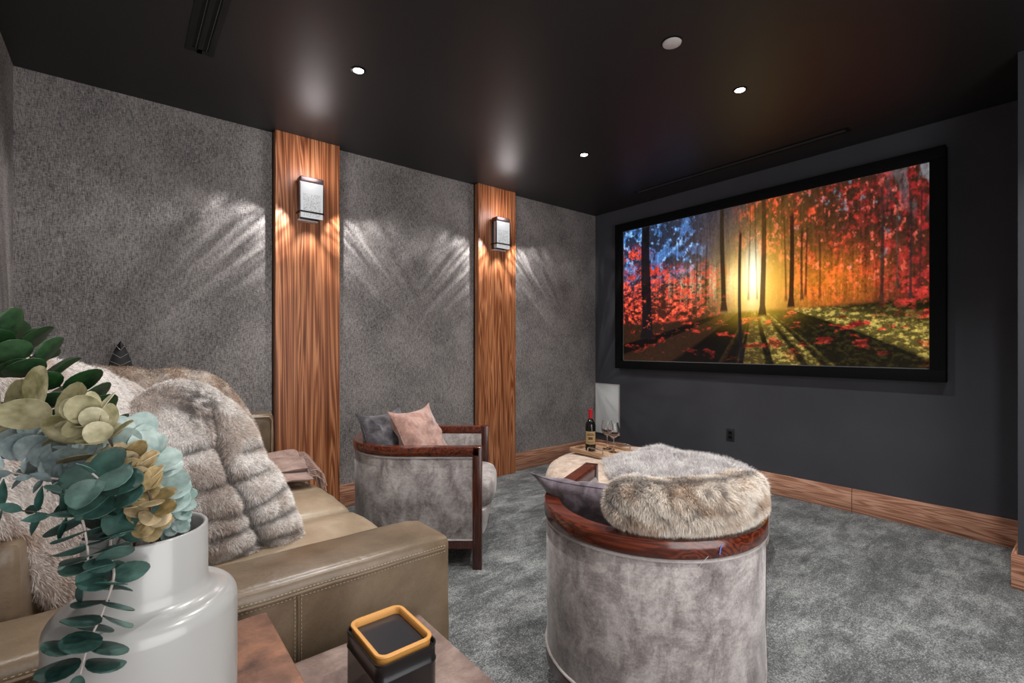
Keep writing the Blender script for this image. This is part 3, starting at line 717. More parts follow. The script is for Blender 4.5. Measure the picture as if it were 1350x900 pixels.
# white wall panel and outlet on the screen wall
t_ = thing('speaker_grille', 'pale white rectangular grille panel low in the corner behind the bottle', 'wall panel', (XS, 3.49, 0.26))
part('grille', B().box(XS-0.014, 3.334, 0.262, XS-0.001, 3.654, 0.808, 0.002), M['white_panel'], t_, world=True)
ff = B()
for a in ((3.326, 0.254, 3.334, 0.816), (3.654, 0.254, 3.662, 0.816), (3.334, 0.254, 3.654, 0.262), (3.334, 0.808, 3.654, 0.816)): ff.box(XS-0.018, a[0], a[1], XS-0.001, a[2], a[3])
part('frame', ff, M['white_plastic'], t_, world=True)
q = on_plane(963, 573, (XS, 0, 0), Vector((1, 0, 0)))
t_ = thing('wall_outlet', 'small dark power outlet on the wall below the screen', 'outlet', (XS, q.y, q.z-0.057))
part('cover_plate', B().box(XS-0.006, q.y-0.036, q.z-0.057, XS-0.0005, q.y+0.036, q.z+0.057, 0.003), M['outlet'], t_, world=True)
for dz in (-0.02, 0.02):
    rc = part('socket', B().box(XS-0.0085, q.y-0.016, q.z+dz-0.014, XS-0.006, q.y+0.016, q.z+dz+0.014, 0.002), M['black_metal'], t_, world=True)
    part('slot', B().box(XS-0.0092, q.y-0.008, q.z+dz-0.004, XS-0.0086, q.y-0.006, q.z+dz+0.006).box(XS-0.0092, q.y+0.006, q.z+dz-0.004, XS-0.0086, q.y+0.008, q.z+dz+0.006).box(XS-0.0092, q.y-0.002, q.z+dz-0.010, XS-0.0086, q.y+0.002, q.z+dz-0.007), M['slot_dark'], rc, world=False)
    rc.children[0].data.transform(Matrix.Translation(-Vector(t_.location)))

# ================================================================== SOFA
t_ = thing('leather_sofa', 'taupe leather sofa with a square padded arm, facing the screen', 'sofa', (0.2, 2.45, 0))
def puffy(x0, y0, z0, x1, y1, z1, bev, puff, n=26, seed=0, wr=0.006):
    """soft box: superellipse sides with crowned top"""
    cx_, cy_, cz_ = (x0+x1)/2, (y0+y1)/2, (z0+z1)/2; hx, hy, hz = (x1-x0)/2, (y1-y0)/2, (z1-z0)/2
    bm = bmesh.new(); bmesh.ops.create_cube(bm, size=2); bmesh.ops.subdivide_edges(bm, edges=bm.edges[:], cuts=n, use_grid_fill=True)
    for q in bm.verts:
        p = q.co.copy(); h = Vector((hx, hy, hz)); P_ = Vector((p.x*hx, p.y*hy, p.z*hz))
        inner = Vector([max(-k+bev, min(k-bev, c_)) for k, c_ in zip(h, P_)])
        d = P_-inner
        if d.length > 1e-9:
            mx = max(abs(d.x), abs(d.y), abs(d.z)); P_ = inner+d.normalized()*mx
        u, v, w_ = P_.x/hx, P_.y/hy, P_.z/hz
        cr = (1-u*u)*(1-v*v)
        P_.z += puff*cr*(1 if P_.z > 0 else -0.3)*abs(w_)
        P_.x += puff*0.5*(1-v*v)*(1-w_*w_)*(u)
        wv = Vector((P_.x+cx_, P_.y+cy_, P_.z+cz_))
        s_ = mnoise.noise(wv*5+Vector((seed, 0, 0)))*wr+mnoise.noise(wv*13)*wr*0.4
        P_ += d.normalized()*s_ if d.length > 1e-9 else Vector((0, 0, s_ if w_ > 0 else 0))
        q.co = P_+Vector((cx_, cy_, cz_))
    bm.verts.index_update()
    V = [q.co[:] for q in bm.verts]; F = [[q.index for q in f.verts] for f in bm.faces]; bm.free()
    return B().add(V, F)
part('base', B().box(-0.40, 1.53, 0.09, 0.79, 3.60, 0.30, 0.02, 3), M['leather'], t_, world=True)
# near arm
AX0, AX1, AY0, AY1, AZ = -0.42, 0.815, 1.305, 1.53, 0.635
arm = part('arm', puffy(AX0, AY0, 0.08, AX1, AY1, AZ, 0.028, 0.010, 22, 3, 0.004), M['leather'], t_, world=True)
pp = B()
zs = 0.600
pp.tube([(AX0+0.03, AY0-0.001, zs)] + [(AX0+(AX1-AX0)*k/30, AY0-0.002, zs+0.001*math.sin(k)) for k in range(1, 29)] + [(AX1-0.03, AY0-0.001, zs), (AX1-0.006, AY0+0.02, zs), (AX1+0.001, AY0+0.05, zs), (AX1+0.001, AY1-0.04, zs)], 0.0042, 8)
part('piping', pp, M['leather'], arm)
arm.children[0].data.transform(Matrix.Translation(-Vector(t_.location)))
sx_ = on_plane(393, 830, (0, AY0, 0), Vector((0, 1, 0))).x
st = B()
for k in range(120):
    x = AX0+0.03+(AX1-AX0-0.06)*k/119
    for dz in (0.009, -0.009): st.box(x, AY0-0.0022, zs+dz-0.0006, x+0.005, AY0-0.0008, zs+dz+0.0006)
for k in range(48):
    z = 0.09+0.5*k/47
    for dx in (-0.008, 0.008): st.box(sx_+dx-0.0006, AY0-0.0022, z, sx_+dx+0.0006, AY0-0.0008, z+0.006)
so = part('stitching', st, M['stitch'], arm, smooth=False, label='pale double stitching'); so.data.transform(Matrix.Translation(-Vector(t_.location)))
sm = part('seam', B().tube([(sx_, AY0-0.0005, 0.09), (sx_, AY0-0.001, 0.35), (sx_, AY0-0.0005, 0.595)], 0.0022, 6), M['leather'], arm); sm.data.transform(Matrix.Translation(-Vector(t_.location)))
# backrests: along the back wall and the short return by the far wall
part('backrest', puffy(-0.42, 1.53, 0.3, -0.17, 3.36, 0.80, 0.03, 0.01, 18, 5, 0.004), M['leather'], t_, world=True)
part('backrest', puffy(-0.42, 3.37, 0.1, 0.765, 3.60, 0.805, 0.026, 0.006, 20, 7, 0.006), M['leather'], t_, world=True)
pp = B().tube([(0.745, 3.369, 0.15), (0.750, 3.368, 0.76), (0.735, 3.369, 0.785), (0.60, 3.369, 0.79), (-0.1, 3.369, 0.79)], 0.006, 8)
part('piping', pp, M['leather_seat'], t_, world=True)
# seat cushions
seams = B()
for k, (a, b_) in enumerate(((1.545, 2.235), (2.245, 2.80), (2.81, 3.36))):
    part('seat_cushion', puffy(-0.16, a, 0.30, 0.865-0.012*k, b_, 0.475, 0.055, 0.028, 26, 11*k, 0.009), M['leather_seat'], t_, world=True)
    if k: part('back_cushion', puffy(-0.17, a, 0.50, -0.04, b_, 0.90, 0.06, 0.02, 20, 17*k, 0.01), M['leather'], t_, world=True)
for yy_ in (1.7, 3.3):
    for xx in (-0.32, 0.70): part('foot', B().lathe([(0.001, 0), (0.022, 0), (0.03, 0.09), (0.001, 0.09)], (xx, yy_, 0), 20), M['mahogany_post'], t_, world=True)

# fur colours
def furcol(V, ST, groove, light, mid, dark, seed=0, f=9.0, bias=0.5):
    n = fbm(ST[:, 0]*f+50, ST[:, 1]*f+50, seed, 4, 0.6); n2 = fbm(ST[:, 0]*f*3+9, ST[:, 1]*f*3+9, seed+5, 3, 0.6)
    a = sstep(bias-0.12, bias+0.12, n*0.7+n2*0.3)
    c_ = np.array(mid)[None]*(1-a[:, None])+np.array(light)[None]*a[:, None]
    g = np.clip(groove, 0, 1)[:, None]
    return c_*(1-g)+np.array(dark)[None]*g
# big furry cushion pile in front (M1)
c1 = PX(275, 635, 1.70); n1_ = Vector((0.28, -0.93, 0.24)).normalized()
out1 = [on_plane(px, py, c1, n1_) for px, py in ((135, 590), (150, 548), (175, 528), (200, 512), (232, 502), (262, 506), (292, 524), (318, 548), (336, 580), (345, 606), (366, 630), (380, 662), (390, 690), (398, 716), (385, 732), (330, 744), (260, 748), (190, 746), (140, 720), (125, 650))]
# crease lines in plane coordinates
up1 = Vector((0, 0, 1)); up1 = (up1-n1_*up1.dot(n1_)).normalized(); ri1 = up1.cross(n1_).normalized()
def st1(px, py):
    p = on_plane(px, py, c1, n1_)-c1; return (p.dot(ri1), p.dot(up1))
def seg_dist(s_, t_, a, b_):
    ax, ay = a; bx, by = b_; dx, dy = bx-ax, by-ay; L2 = dx*dx+dy*dy
    k = np.clip(((s_-ax)*dx+(t_-ay)*dy)/L2, 0, 1); return np.hypot(s_-ax-k*dx, t_-ay-k*dy)
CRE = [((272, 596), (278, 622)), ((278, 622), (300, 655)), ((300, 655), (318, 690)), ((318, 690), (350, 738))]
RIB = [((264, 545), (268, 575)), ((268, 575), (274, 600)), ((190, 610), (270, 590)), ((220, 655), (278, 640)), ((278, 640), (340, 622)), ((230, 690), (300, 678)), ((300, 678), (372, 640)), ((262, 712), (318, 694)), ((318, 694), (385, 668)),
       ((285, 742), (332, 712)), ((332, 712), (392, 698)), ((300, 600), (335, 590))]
def h1(s_, t_):
    d = np.min([seg_dist(s_, t_, st1(*a), st1(*b_)) for a, b_ in CRE], 0)
    e_ = np.min([seg_dist(s_, t_, st1(*a), st1(*b_)) for a, b_ in RIB], 0)
    return -0.060*np.exp(-(d/0.026)**2)-0.034*np.exp(-(e_/0.017)**2)+0.03*(fbm(s_*7+20, t_*7+20, 3, 3)-0.5)
V, F, ST, sd = blob(out1, c1, n1_, 0.135, 54, 180, 0.6, h1)
s_, t2_ = ST[:, 0], ST[:, 1]
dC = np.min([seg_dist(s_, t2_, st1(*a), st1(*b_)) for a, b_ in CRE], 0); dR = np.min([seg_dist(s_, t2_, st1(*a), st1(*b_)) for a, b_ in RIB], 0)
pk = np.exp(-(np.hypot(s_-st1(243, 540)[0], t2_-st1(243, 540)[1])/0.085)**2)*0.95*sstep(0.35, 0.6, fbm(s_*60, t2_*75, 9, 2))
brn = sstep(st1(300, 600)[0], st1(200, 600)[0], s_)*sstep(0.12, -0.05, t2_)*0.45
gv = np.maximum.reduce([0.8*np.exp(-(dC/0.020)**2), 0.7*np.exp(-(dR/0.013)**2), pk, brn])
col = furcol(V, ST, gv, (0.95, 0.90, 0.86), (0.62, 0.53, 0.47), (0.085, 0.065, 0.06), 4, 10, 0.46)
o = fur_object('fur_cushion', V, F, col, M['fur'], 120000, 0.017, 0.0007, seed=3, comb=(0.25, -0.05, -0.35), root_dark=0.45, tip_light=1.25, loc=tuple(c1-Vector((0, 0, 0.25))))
tag(o, 'big creased grey-beige faux fur cushion on the sofa nearest the front', 'cushion')
# fur throw over the back cushions at left (M2)
c2 = PX(105, 600, 1.40); n2_ = Vector((0.90, -0.40, 0.12)).normalized()
out2 = [on_plane(px, py, c2, n2_) for px, py in ((-60, 466), (-20, 468), (40, 474), (80, 480), (112, 486), (150, 500), (188, 520), (215, 545), (225, 600), (205, 670), (160, 740), (100, 792), (66, 800), (36, 762), (8, 718), (-30, 690), (-70, 620))]
def h2(s_, t_):
    return 0.10*(fbm(s_*3.2+9+t_, t_*1.2+8, 12, 3)-0.5)+0.03*(fbm(s_*9+20, t_*6, 14, 3)-0.5)
V, F, ST, sd = blob(out2, c2, n2_, 0.085, 40, 150, 0.4, h2)
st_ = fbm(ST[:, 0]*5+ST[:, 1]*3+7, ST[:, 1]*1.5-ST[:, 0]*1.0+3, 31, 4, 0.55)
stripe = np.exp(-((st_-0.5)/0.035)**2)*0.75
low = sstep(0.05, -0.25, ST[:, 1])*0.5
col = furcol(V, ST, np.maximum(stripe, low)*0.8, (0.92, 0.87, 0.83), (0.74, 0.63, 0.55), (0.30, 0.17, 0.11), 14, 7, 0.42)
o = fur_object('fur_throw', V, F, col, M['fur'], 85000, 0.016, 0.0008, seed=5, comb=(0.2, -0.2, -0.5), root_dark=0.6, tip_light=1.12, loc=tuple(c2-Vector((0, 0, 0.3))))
tag(o, 'pale cream fur throw with rust streaks draped over the sofa back behind the eucalyptus', 'throw')
# fur throw on the far backrest (M3)
c3 = PX(215, 560, 2.50); n3_ = Vector((0.12, -0.96, 0.25)).normalized()
out3 = [on_plane(px, py, c3, n3_) for px, py in ((60, 492), (90, 485), (112, 481), (150, 485), (200, 489), (250, 488), (272, 490), (292, 502), (312, 522), (328, 546), (340, 566), (343, 588), (334, 604), (290, 622), (200, 634), (100, 630), (50, 580))]
def h3(s_, t_): return 0.07*(fbm(s_*4+9-t_*2, t_*2+8, 17, 3)-0.5)
V, F, ST, sd = blob(out3, c3, n3_, 0.10, 34, 150, 0.3, h3)
gy = sstep(0.45, 0.62, fbm(ST[:, 0]*22, ST[:, 1]*26, 77, 4, 0.6))*(0.35+0.4*sstep(0.0, -0.35, ST[:, 0]))
col = furcol(V, ST, gy, (0.84, 0.75, 0.67), (0.58, 0.44, 0.34), (0.22, 0.18, 0.17), 24, 12, 0.5)
o = fur_object('fur_throw', V, F, col, M['fur'], 60000, 0.014, 0.0011, seed=8, comb=(0.3, -0.1, -0.4), root_dark=0.6, tip_light=1.15, loc=tuple(c3-Vector((0, 0, 0.2))))
tag(o, 'brown speckled fur throw on the far end of the sofa, below the black leaf ornament', 'throw')

# black leaf sculpture on the far backrest
p_ = PX(159, 470, 2.82)
t_ = thing('leaf_sculpture', 'black pointed leaf ornament with thin silver veins, upright behind the fur throw', 'ornament', (p_.x, 3.50, 0.806))
b = B(); n = 22; hh = 0.43; zb = 0.03; prof = []
def lw(k): return 0.062*math.sin(PI*min(1, (k*0.93+0.07)))**0.75
b2 = []
for i in range(n+1):
    k = i/n; wv = max(0.0012, lw(k)); z = zb+hh*k; yb = 0.02*math.sin(k*2)
    b2 += [(-wv, yb+0.004, z), (0, yb-0.012*(1-k*0.5), z), (wv, yb+0.004, z), (0, yb+0.012, z)]
fs = []
for i in range(n):
    for j in range(4):
        fs.append((i*4+j, i*4+(j+1) % 4, i*4+4+(j+1) % 4, i*4+4+j))
fs.append((0, 1, 2, 3)); fs.append(tuple(n*4+j for j in range(4)))
b.add(b2, fs)
part('blade', b, M['sculpture'], t_)
part('base', B().lathe([(0.001, 0), (0.045, 0), (0.045, 0.008), (0.012, 0.014), (0.008, 0.05), (0.001, 0.05)]), M['sculpture'], t_)
for i in range(2, 10):
    k = i/10.0-0.02; wv = lw(k+0.05)*0.93; z = zb+hh*k; q_ = 0.02*math.sin(k*2)-0.001
    part('vein', B().tube([(-wv, 0.003+q_, z+0.024), (-wv*0.5, -0.0055+q_, z+0.012), (0, -0.011*(1-k*0.5)+q_, z), (wv*0.5, -0.0055+q_, z+0.012), (wv, 0.003+q_, z+0.024)], 0.0012, 5), M['inlay'], t_, label='thin silver vein')

# folded wool throw on the sofa seat
t_ = thing('wool_throw', 'folded dusty rose wool throw with fringe on the sofa seat before the pillar', 'throw', (0.68, 2.95, 0.5))
def sheet(corners, z0, thick, n=18, seed=0, amp=0.012):
    """folded layer: quad footprint (4 xy corners ccw), rounded puffy slab"""
    V = []; F = []
    c4 = [Vector((*c_, 0)) for c_ in corners]
    for top in (1, 0):
        for i in range(n+1):
            for j in range(n+1):
                u, v = i/n, j/n
                p = (c4[0]*(1-u)+c4[1]*u)*(1-v)+(c4[3]*(1-u)+c4[2]*u)*v
                e_ = min(u, 1-u, v, 1-v); k = min(1, e_/0.09); rr = math.sqrt(max(0, 1-(1-k)**2))
                zc = z0+thick/2+amp*mnoise.noise(Vector((p.x*7+seed, p.y*7, 0)))*1.6
                V.append((p.x, p.y, zc+(thick/2)*rr*(1 if top else -1)))
    N = (n+1)**2
    for i in range(n):
        for j in range(n):
            a = i*(n+1)+j; q = (a, a+n+1, a+n+2, a+1); F.append(q); F.append(tuple(N+k for k in q[::-1]))
    bd = [i*(n+1) for i in range(n+1)]+[n*(n+1)+j for j in range(1, n+1)]+[(n-i)*(n+1)+n for i in range(1, n+1)]+[n-j for j in range(1, n)]
    for a, b_ in zip(bd, bd[1:]+bd[:1]): F.append((a, N+a, N+b_, b_))
    return B().add(V, F)
part('folded_layer', sheet([(0.34, 2.58), (0.79, 2.63), (0.86, 3.16), (0.40, 3.14)], 0.522, 0.034, seed=1), M['wool'], t_, world=True)
part('folded_layer', sheet([(0.36, 2.68), (0.80, 2.74), (0.86, 3.20), (0.42, 3.18)], 0.557, 0.036, seed=4), M['wool'], t_, world=True)
fb = B(); rnd = random.Random(4)
for k in range(38):
    q = k/37; lay_ = k % 2
    a = Vector((0.79+0.07*q, 2.66+0.50*q, 0.538 if lay_ else 0.574)); L = 0.07+0.04*rnd.random(); dy = rnd.uniform(-0.03, 0.02)-0.02
    fb.tube([a-Vector((0.01, 0, 0)), a+Vector((0.02, dy*0.3, 0.004)), a+Vector((0.045, dy*0.8, -0.018)), a+Vector((0.052+0.012*rnd.random(), dy*1.4, -L))], [0.004, 0.0045, 0.004, 0.003], 6)
part('fringe', fb, M['wool'], t_, world=True)

# ================================================================== ARMCHAIRS
CH_R, CH_S = 0.374, 0.415     # outer radius, straight arm length
def u_path(r_off=0.0, n=28, s0=0.0):
    """chair local: heading +x, centre of the round back at origin. from left (+y) front to right (-y) front"""
    P_ = []; N_ = []
    for k in range(8): P_.append((CH_S-s0-(CH_S-s0)*k/8, CH_R)); N_.append((0, 1))
    for k in range(n+1):
        a = PI/2+PI*k/n; P_.append((CH_R*math.cos(a), CH_R*math.sin(a))); N_.append((math.cos(a), math.sin(a)))
    for k in range(1, 9): P_.append(((CH_S-s0)*k/8, -CH_R)); N_.append((0, -1))
    return P_, N_
def make_chair(label):
    t_ = thing('barrel_armchair', label, 'armchair', (0, 0, 0), 0, 'grey velvet barrel armchairs')
    P_, N_ = u_path(s0=0.03)
    part('shell', B().sweep(P_, N_, [(-0.006, 0.155), (0.0, 0.165), (0.002, 0.60), (-0.008, 0.625), (-0.055, 0.625), (-0.068, 0.60), (-0.068, 0.155)]), M['chair_velvet'], t_, angle=55)
    for z, nm in ((0.618, 0), (0.162, 1)):
        part('welt', B().tube([(p[0]+q[0]*0.001, p[1]+q[1]*0.001, z) for p, q in zip(P_, N_)], 0.0055, 8), M['welt'], t_)
    for s in (1, -1):
        part('welt', B().tube([(CH_S-0.032, s*CH_R, 0.165), (CH_S-0.032, s*CH_R, 0.615)], 0.0055, 8), M['welt'], t_)
    P2, N2 = u_path()
    part('top_rail', B().sweep(P2, N2, [(0.006, 0.627), (0.010, 0.632), (0.010, 0.672), (0.006, 0.678), (-0.046, 0.678), (-0.050, 0.672), (-0.050, 0.630), (-0.046, 0.627)]), M['mahogany'], t_, angle=50, label='dark polished wood rim')
    part('base_rail', B().sweep(P_, N_, [(0.004, 0.115), (0.004, 0.154), (-0.05, 0.154), (-0.05, 0.115)]), M['mahogany_post'], t_, angle=50)
    part('front_rail', B().box(CH_S-0.02, -CH_R+0.03, 0.115, CH_S+0.01, CH_R-0.03, 0.154, 0.003), M['mahogany_post'], t_)
    for s in (1, -1):
        part('front_post', B().box(CH_S-0.034, min(s*(CH_R-0.052), s*(CH_R+0.010)), 0.0, CH_S+0.018, max(s*(CH_R-0.052), s*(CH_R+0.010)), 0.6785, 0.004, 2), M['mahogany_post'], t_)
    for a in (2.45, -2.45):
        cx_, cy_ = 0.31*math.cos(a), 0.31*math.sin(a)
        dx, dy = math.cos(a), math.sin(a)
        v = []
        for z, h, o in ((0.0, 0.016, 0.035), (0.116, 0.026, 0.0)):
            for sx, sy in ((-1, -1), (1, -1), (1, 1), (-1, 1)): v.append((cx_+dx*o+sx*h, cy_+dy*o+sy*h, z))
        part('back_leg', B().add(v, [(0, 1, 2, 3), (4, 5, 6, 7), (0, 1, 5, 4), (1, 2, 6, 5), (2, 3, 7, 6), (3, 0, 4, 7)]), M['mahogany_post'], t_, smooth=False)
    # deck under the cushion, black dust cloth below
    pts = [(p[0]-q[0]*0.070, p[1]-q[1]*0.070) for p, q in zip(P_, N_)]
    def slab(z0, z1, pts, ext=0.0):
        n = len(pts); v = [(x, y, z0) for x, y in pts]+[(x, y, z1) for x, y in pts]
        return B().add(v, [tuple(range(n))[::-1], tuple(range(n, 2*n))]+[(i, (i+1) % n, n+(i+1) % n, n+i) for i in range(n)])
    part('deck', slab(0.15, 0.30, pts), M['chair_velvet'], t_, angle=30)
    part('dust_cloth', slab(0.075, 0.149, [(x*0.9, y*0.93) for x, y in pts]), M['black_cloth'], t_, angle=30)
    # seat cushion: rounded D plan, bulging past the posts
    n = 72; prof = [(0.0, 0.302), (0.80, 0.300), (0.96, 0.305), (1.0, 0.345), (1.0, 0.41), (0.965, 0.448), (0.85, 0.462), (0.5, 0.475), (0.0, 0.480)]
    v = []; f = []
    def D(th):
        c_, s_ = math.cos(th), math.sin(th)
        if c_ < 0: r = 0.297; return (r*c_, r*s_)
        # front half: superellipse reaching x = S+.085
        e_ = 4.5; return ((CH_S+0.085)*(abs(c_)**(2/e_)), 0.297*math.copysign(abs(s_)**(2/e_), s_))
    for k in range(n):
        x, y = D(2*PI*k/n)
        for r, z in prof: v.append((0.06+(x-0.06)*r, y*r, z+0.006*mnoise.noise(Vector((x*8*r, y*8*r, z*4)))))
    m = len(prof)
    for k in range(n):
        for i in range(m-1): f.append((k*m+i, ((k+1) % n)*m+i, ((k+1) % n)*m+i+1, k*m+i+1))
    part('seat_cushion', B().add(v, f), M['chair_velvet'], t_, angle=70)
    # curved upholstered apron below it
    v = []; f = []; ny = 12; rows = [(0.16, 0.035), (0.22, 0.045), (0.27, 0.06), (0.298, 0.055)]
    for i, (z, o_) in enumerate(rows):
        for j in range(ny+1):
            y = -0.30+0.60*j/ny; v.append((CH_S+o_*(1-(y/0.33)**4), y, z))
    for i in range(len(rows)):
        z = rows[i][0]
        for j in range(ny+1): v.append((CH_S-0.08, -0.30+0.60*j/ny, z))
    K_ = len(rows)*(ny+1)
    for i in range(len(rows)-1):
        for j in range(ny):
            a = i*(ny+1)+j; f.append((a, a+1, a+ny+2, a+ny+1)); f.append((K_+a, K_+a+ny+1, K_+a+ny+2, K_+a+1))
    for j in range(ny):
        f.append((j, K_+j, K_+j+1, j+1)); a = (len(rows)-1)*(ny+1)+j; f.append((a, a+1, K_+a+1, K_+a))
    for i in range(len(rows)-1):
        a = i*(ny+1); f.append((a, a+ny+1, K_+a+ny+1, K_+a)); a += ny; f.append((a, K_+a, K_+a+ny+1, a+ny+1))
    part('apron', B().add(v, f), M['chair_velvet'], t_, angle=60)
    return t_
cA = cw(0.502, 1.748); HA = HEAD-math.radians(27)
cB = cw(-0.600, 3.030); HB = HEAD-PI/2
chA = make_chair('grey velvet barrel armchair in front, seen from behind, holding the fur cushion')
chA.matrix_basis = Matrix.Translation((cA.x, cA.y, 0)) @ Matrix.Rotation(HA, 4, 'Z')
chB = dup(chA, (cB.x, cB.y, 0), HB, 'grey velvet barrel armchair seen from its side, between the two wood pillars')
# thread and tag caught on the near chair's rim
inv = chA.matrix_basis
def on_rim(px, py, z):
    dpt = FPX*(CAMZ-z)/(py-CY); return PX(px, py, dpt)
tg = B().tube([PX(957, 708, 1.405), PX(955, 714, 1.385), PX(950, 722, 1.375), PX(949, 731, 1.372)], 0.0016, 6)
o = part('loose_thread', tg, M['blue'], chA, world=True, label='short blue thread')
o = part('tag_fastener', B().tube([PX(934, 733, 1.365), PX(926, 741, 1.372), PX(918, 751, 1.376)], 0.0009, 5), M['clear_tag'], chA, world=True)

def soft(name, V, F, seam, mat, label, cat='cushion', group=None, loc=None):
    base = Vector(loc); t_ = thing(name, label, cat, base, 0, group)
    part('cover', B().add([Vector(v)-base for v in V], F), mat, t_, angle=80)
    part('seam', B().tube([p-base for p in seam], 0.0028, 6, closed=True), mat, t_)
    return t_
# cushions on the far chair
lat_, fwd_ = Vector(Rv), Vector(Fv)
c_ = cw(-0.560, 2.97, 0.662)
V, F, seam = pillow(0.40, 0.39, 0.14, c_, cw(0.16, 0.37), cw(-0.19, 0.0, 0.36), 0.09, 30, 2, 0.02, 0.10)
soft('velvet_cushion', V, F, seam, M['pink'], 'dusty pink velvet cushion in the far armchair', loc=cw(-0.50, 2.98, 0.48))
c_ = cw(-0.770, 2.93, 0.665)
V, F, seam = pillow(0.36, 0.34, 0.12, c_, cw(0.17, 0.36), cw(-0.13, -0.02, 0.36), 0.09, 30, 7, 0.02, 0.12)
soft('velvet_cushion', V, F, seam, M['char'], 'charcoal velvet cushion behind the pink one in the far armchair', loc=cw(-0.74, 2.98, 0.48))
# cushions on the near chair
c_ = cw(0.340, 1.768, 0.606)
V, F, seam = pillow(0.43, 0.36, 0.12, c_, cw(0.315, -0.28, 0.03), cw(-0.15, -0.13, 0.26), 0.07, 30, 5, 0.016, 0.12)
soft('velvet_cushion', V, F, seam, M['plum'], 'plum grey velvet cushion in the near armchair, beside the fur cushion', loc=cw(0.36, 1.74, 0.48))

# long fur cushion on the rim of the near chair
C0 = Vector((cA.x, cA.y)); A0 = math.atan2((cw(0.300, 1.50)-cA).y, (cw(0.300, 1.50)-cA).x); A1 = math.atan2((cw(0.79, 1.60)-cA).y, (cw(0.79, 1.60)-cA).x)
if A1 < A0: A1 += 2*PI
nA, nB = 90, 60; V = []; ST = []
for i in range(nA+1):
    u = i/nA; a = A0+(A1-A0)*u
    e_ = max(0.0, 1-abs(2*u-1)**8)**0.42
    for j in range(nB):
        ph = 2*PI*j/nB
        rad = 0.318+0.070*e_*math.copysign(abs(math.cos(ph))**0.8, math.cos(ph))-0.02*(1-e_)
        z = 0.762+0.070*e_*math.copysign(abs(math.sin(ph))**0.8, math.sin(ph))
        nz_ = mnoise.noise(Vector((u*7, math.cos(ph)*1.5, math.sin(ph)*1.5)))
        rad += 0.014*nz_*e_; z += 0.010*nz_*e_
        V.append((C0.x+rad*math.cos(a), C0.y+rad*math.sin(a), z)); ST.append((u*0.55, ph*0.08))
F = []
for i in range(nA):
    for j in range(nB):
        j2 = (j+1) % nB; F.append((i*nB+j, i*nB+j2, (i+1)*nB+j2, (i+1)*nB+j))
V = np.array(V); ST = np.array(ST)
F.append(tuple(range(nB))[::-1][:3]) if False else None
F = [f for f in F if f]
q = [V[i] for i in F[nB*20]]; cen = np.array([C0.x+0.315*math.cos((A0+A1)/2*0+A0+(A1-A0)*20/nA), C0.y+0.315*math.sin(A0+(A1-A0)*20/nA), 0.762])
if np.dot(np.cross(q[1]-q[0], q[2]-q[0]), q[0]-cen) < 0: F = [f[::-1] for f in F]
phs = ST[:, 1]/0.08
ridge = np.exp(-((phs-1.35)/0.16)**2)*0.85
spot = sstep(0.56, 0.66, fbm(ST[:, 0]*30, ST[:, 1]*16, 5, 4, 0.6))*0.6
endd = np.exp(-((ST[:, 0]-0.035)/0.022)**2)*(phs < 1.3)*0.8
col = furcol(V, ST, np.maximum.reduce([ridge, spot, endd]), (0.84, 0.75, 0.66), (0.55, 0.42, 0.32), (0.10, 0.085, 0.08), 44, 16, 0.46)
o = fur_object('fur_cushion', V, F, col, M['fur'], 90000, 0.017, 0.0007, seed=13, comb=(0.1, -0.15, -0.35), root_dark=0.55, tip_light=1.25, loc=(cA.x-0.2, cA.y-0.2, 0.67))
tag(o, 'long tan and black-flecked fur cushion lying on the wood rim of the near armchair', 'cushion')

# ================================================================== OTTOMAN
oc = cw(0.925, 3.19); OR = 0.70
t_ = thing('round_ottoman', 'large round oatmeal fabric ottoman holding the tray and sheepskin', 'ottoman', (oc.x, oc.y, 0))
V = []; F = []; n = 96
prof = [(0.0, 0.452), (0.25, 0.452), (0.45, 0.450), (0.58, 0.444), (0.645, 0.432), (0.680, 0.408), (0.698, 0.372), (0.70, 0.33), (0.695, 0.31)]
for k in range(n):
    a = 2*PI*k/n
    for r, z in prof: V.append((r*math.cos(a), r*math.sin(a), z+0.004*mnoise.noise(Vector((r*math.cos(a)*5, r*math.sin(a)*5, 0)))))
m = len(prof); F = [(k*m+i, ((k+1) % n)*m+i, ((k+1) % n)*m+i+1, k*m+i+1) for k in range(n) for i in range(m-1)]
part('cushion_top', B().add(V, F), M['ottoman'], t_, angle=70)
part('body', B().lathe([(0.0, 0.30), (0.692, 0.305), (0.697, 0.29), (0.695, 0.09), (0.68, 0.07), (0.0, 0.07)], n=96), M['ottoman'], t_, angle=50)
part('welt', B().tube([(0.70*math.cos(2*PI*k/96), 0.70*math.sin(2*PI*k/96), 0.308) for k in range(96)], 0.006, 8, closed=True), M['welt'], t_)
for k in range(4):
    a = PI/4+k*PI/2; part('foot', B().lathe([(0.0, 0), (0.02, 0), (0.028, 0.071), (0, 0.071)], (0.5*math.cos(a), 0.5*math.sin(a), 0), 20), M['mahogany_post'], t_)

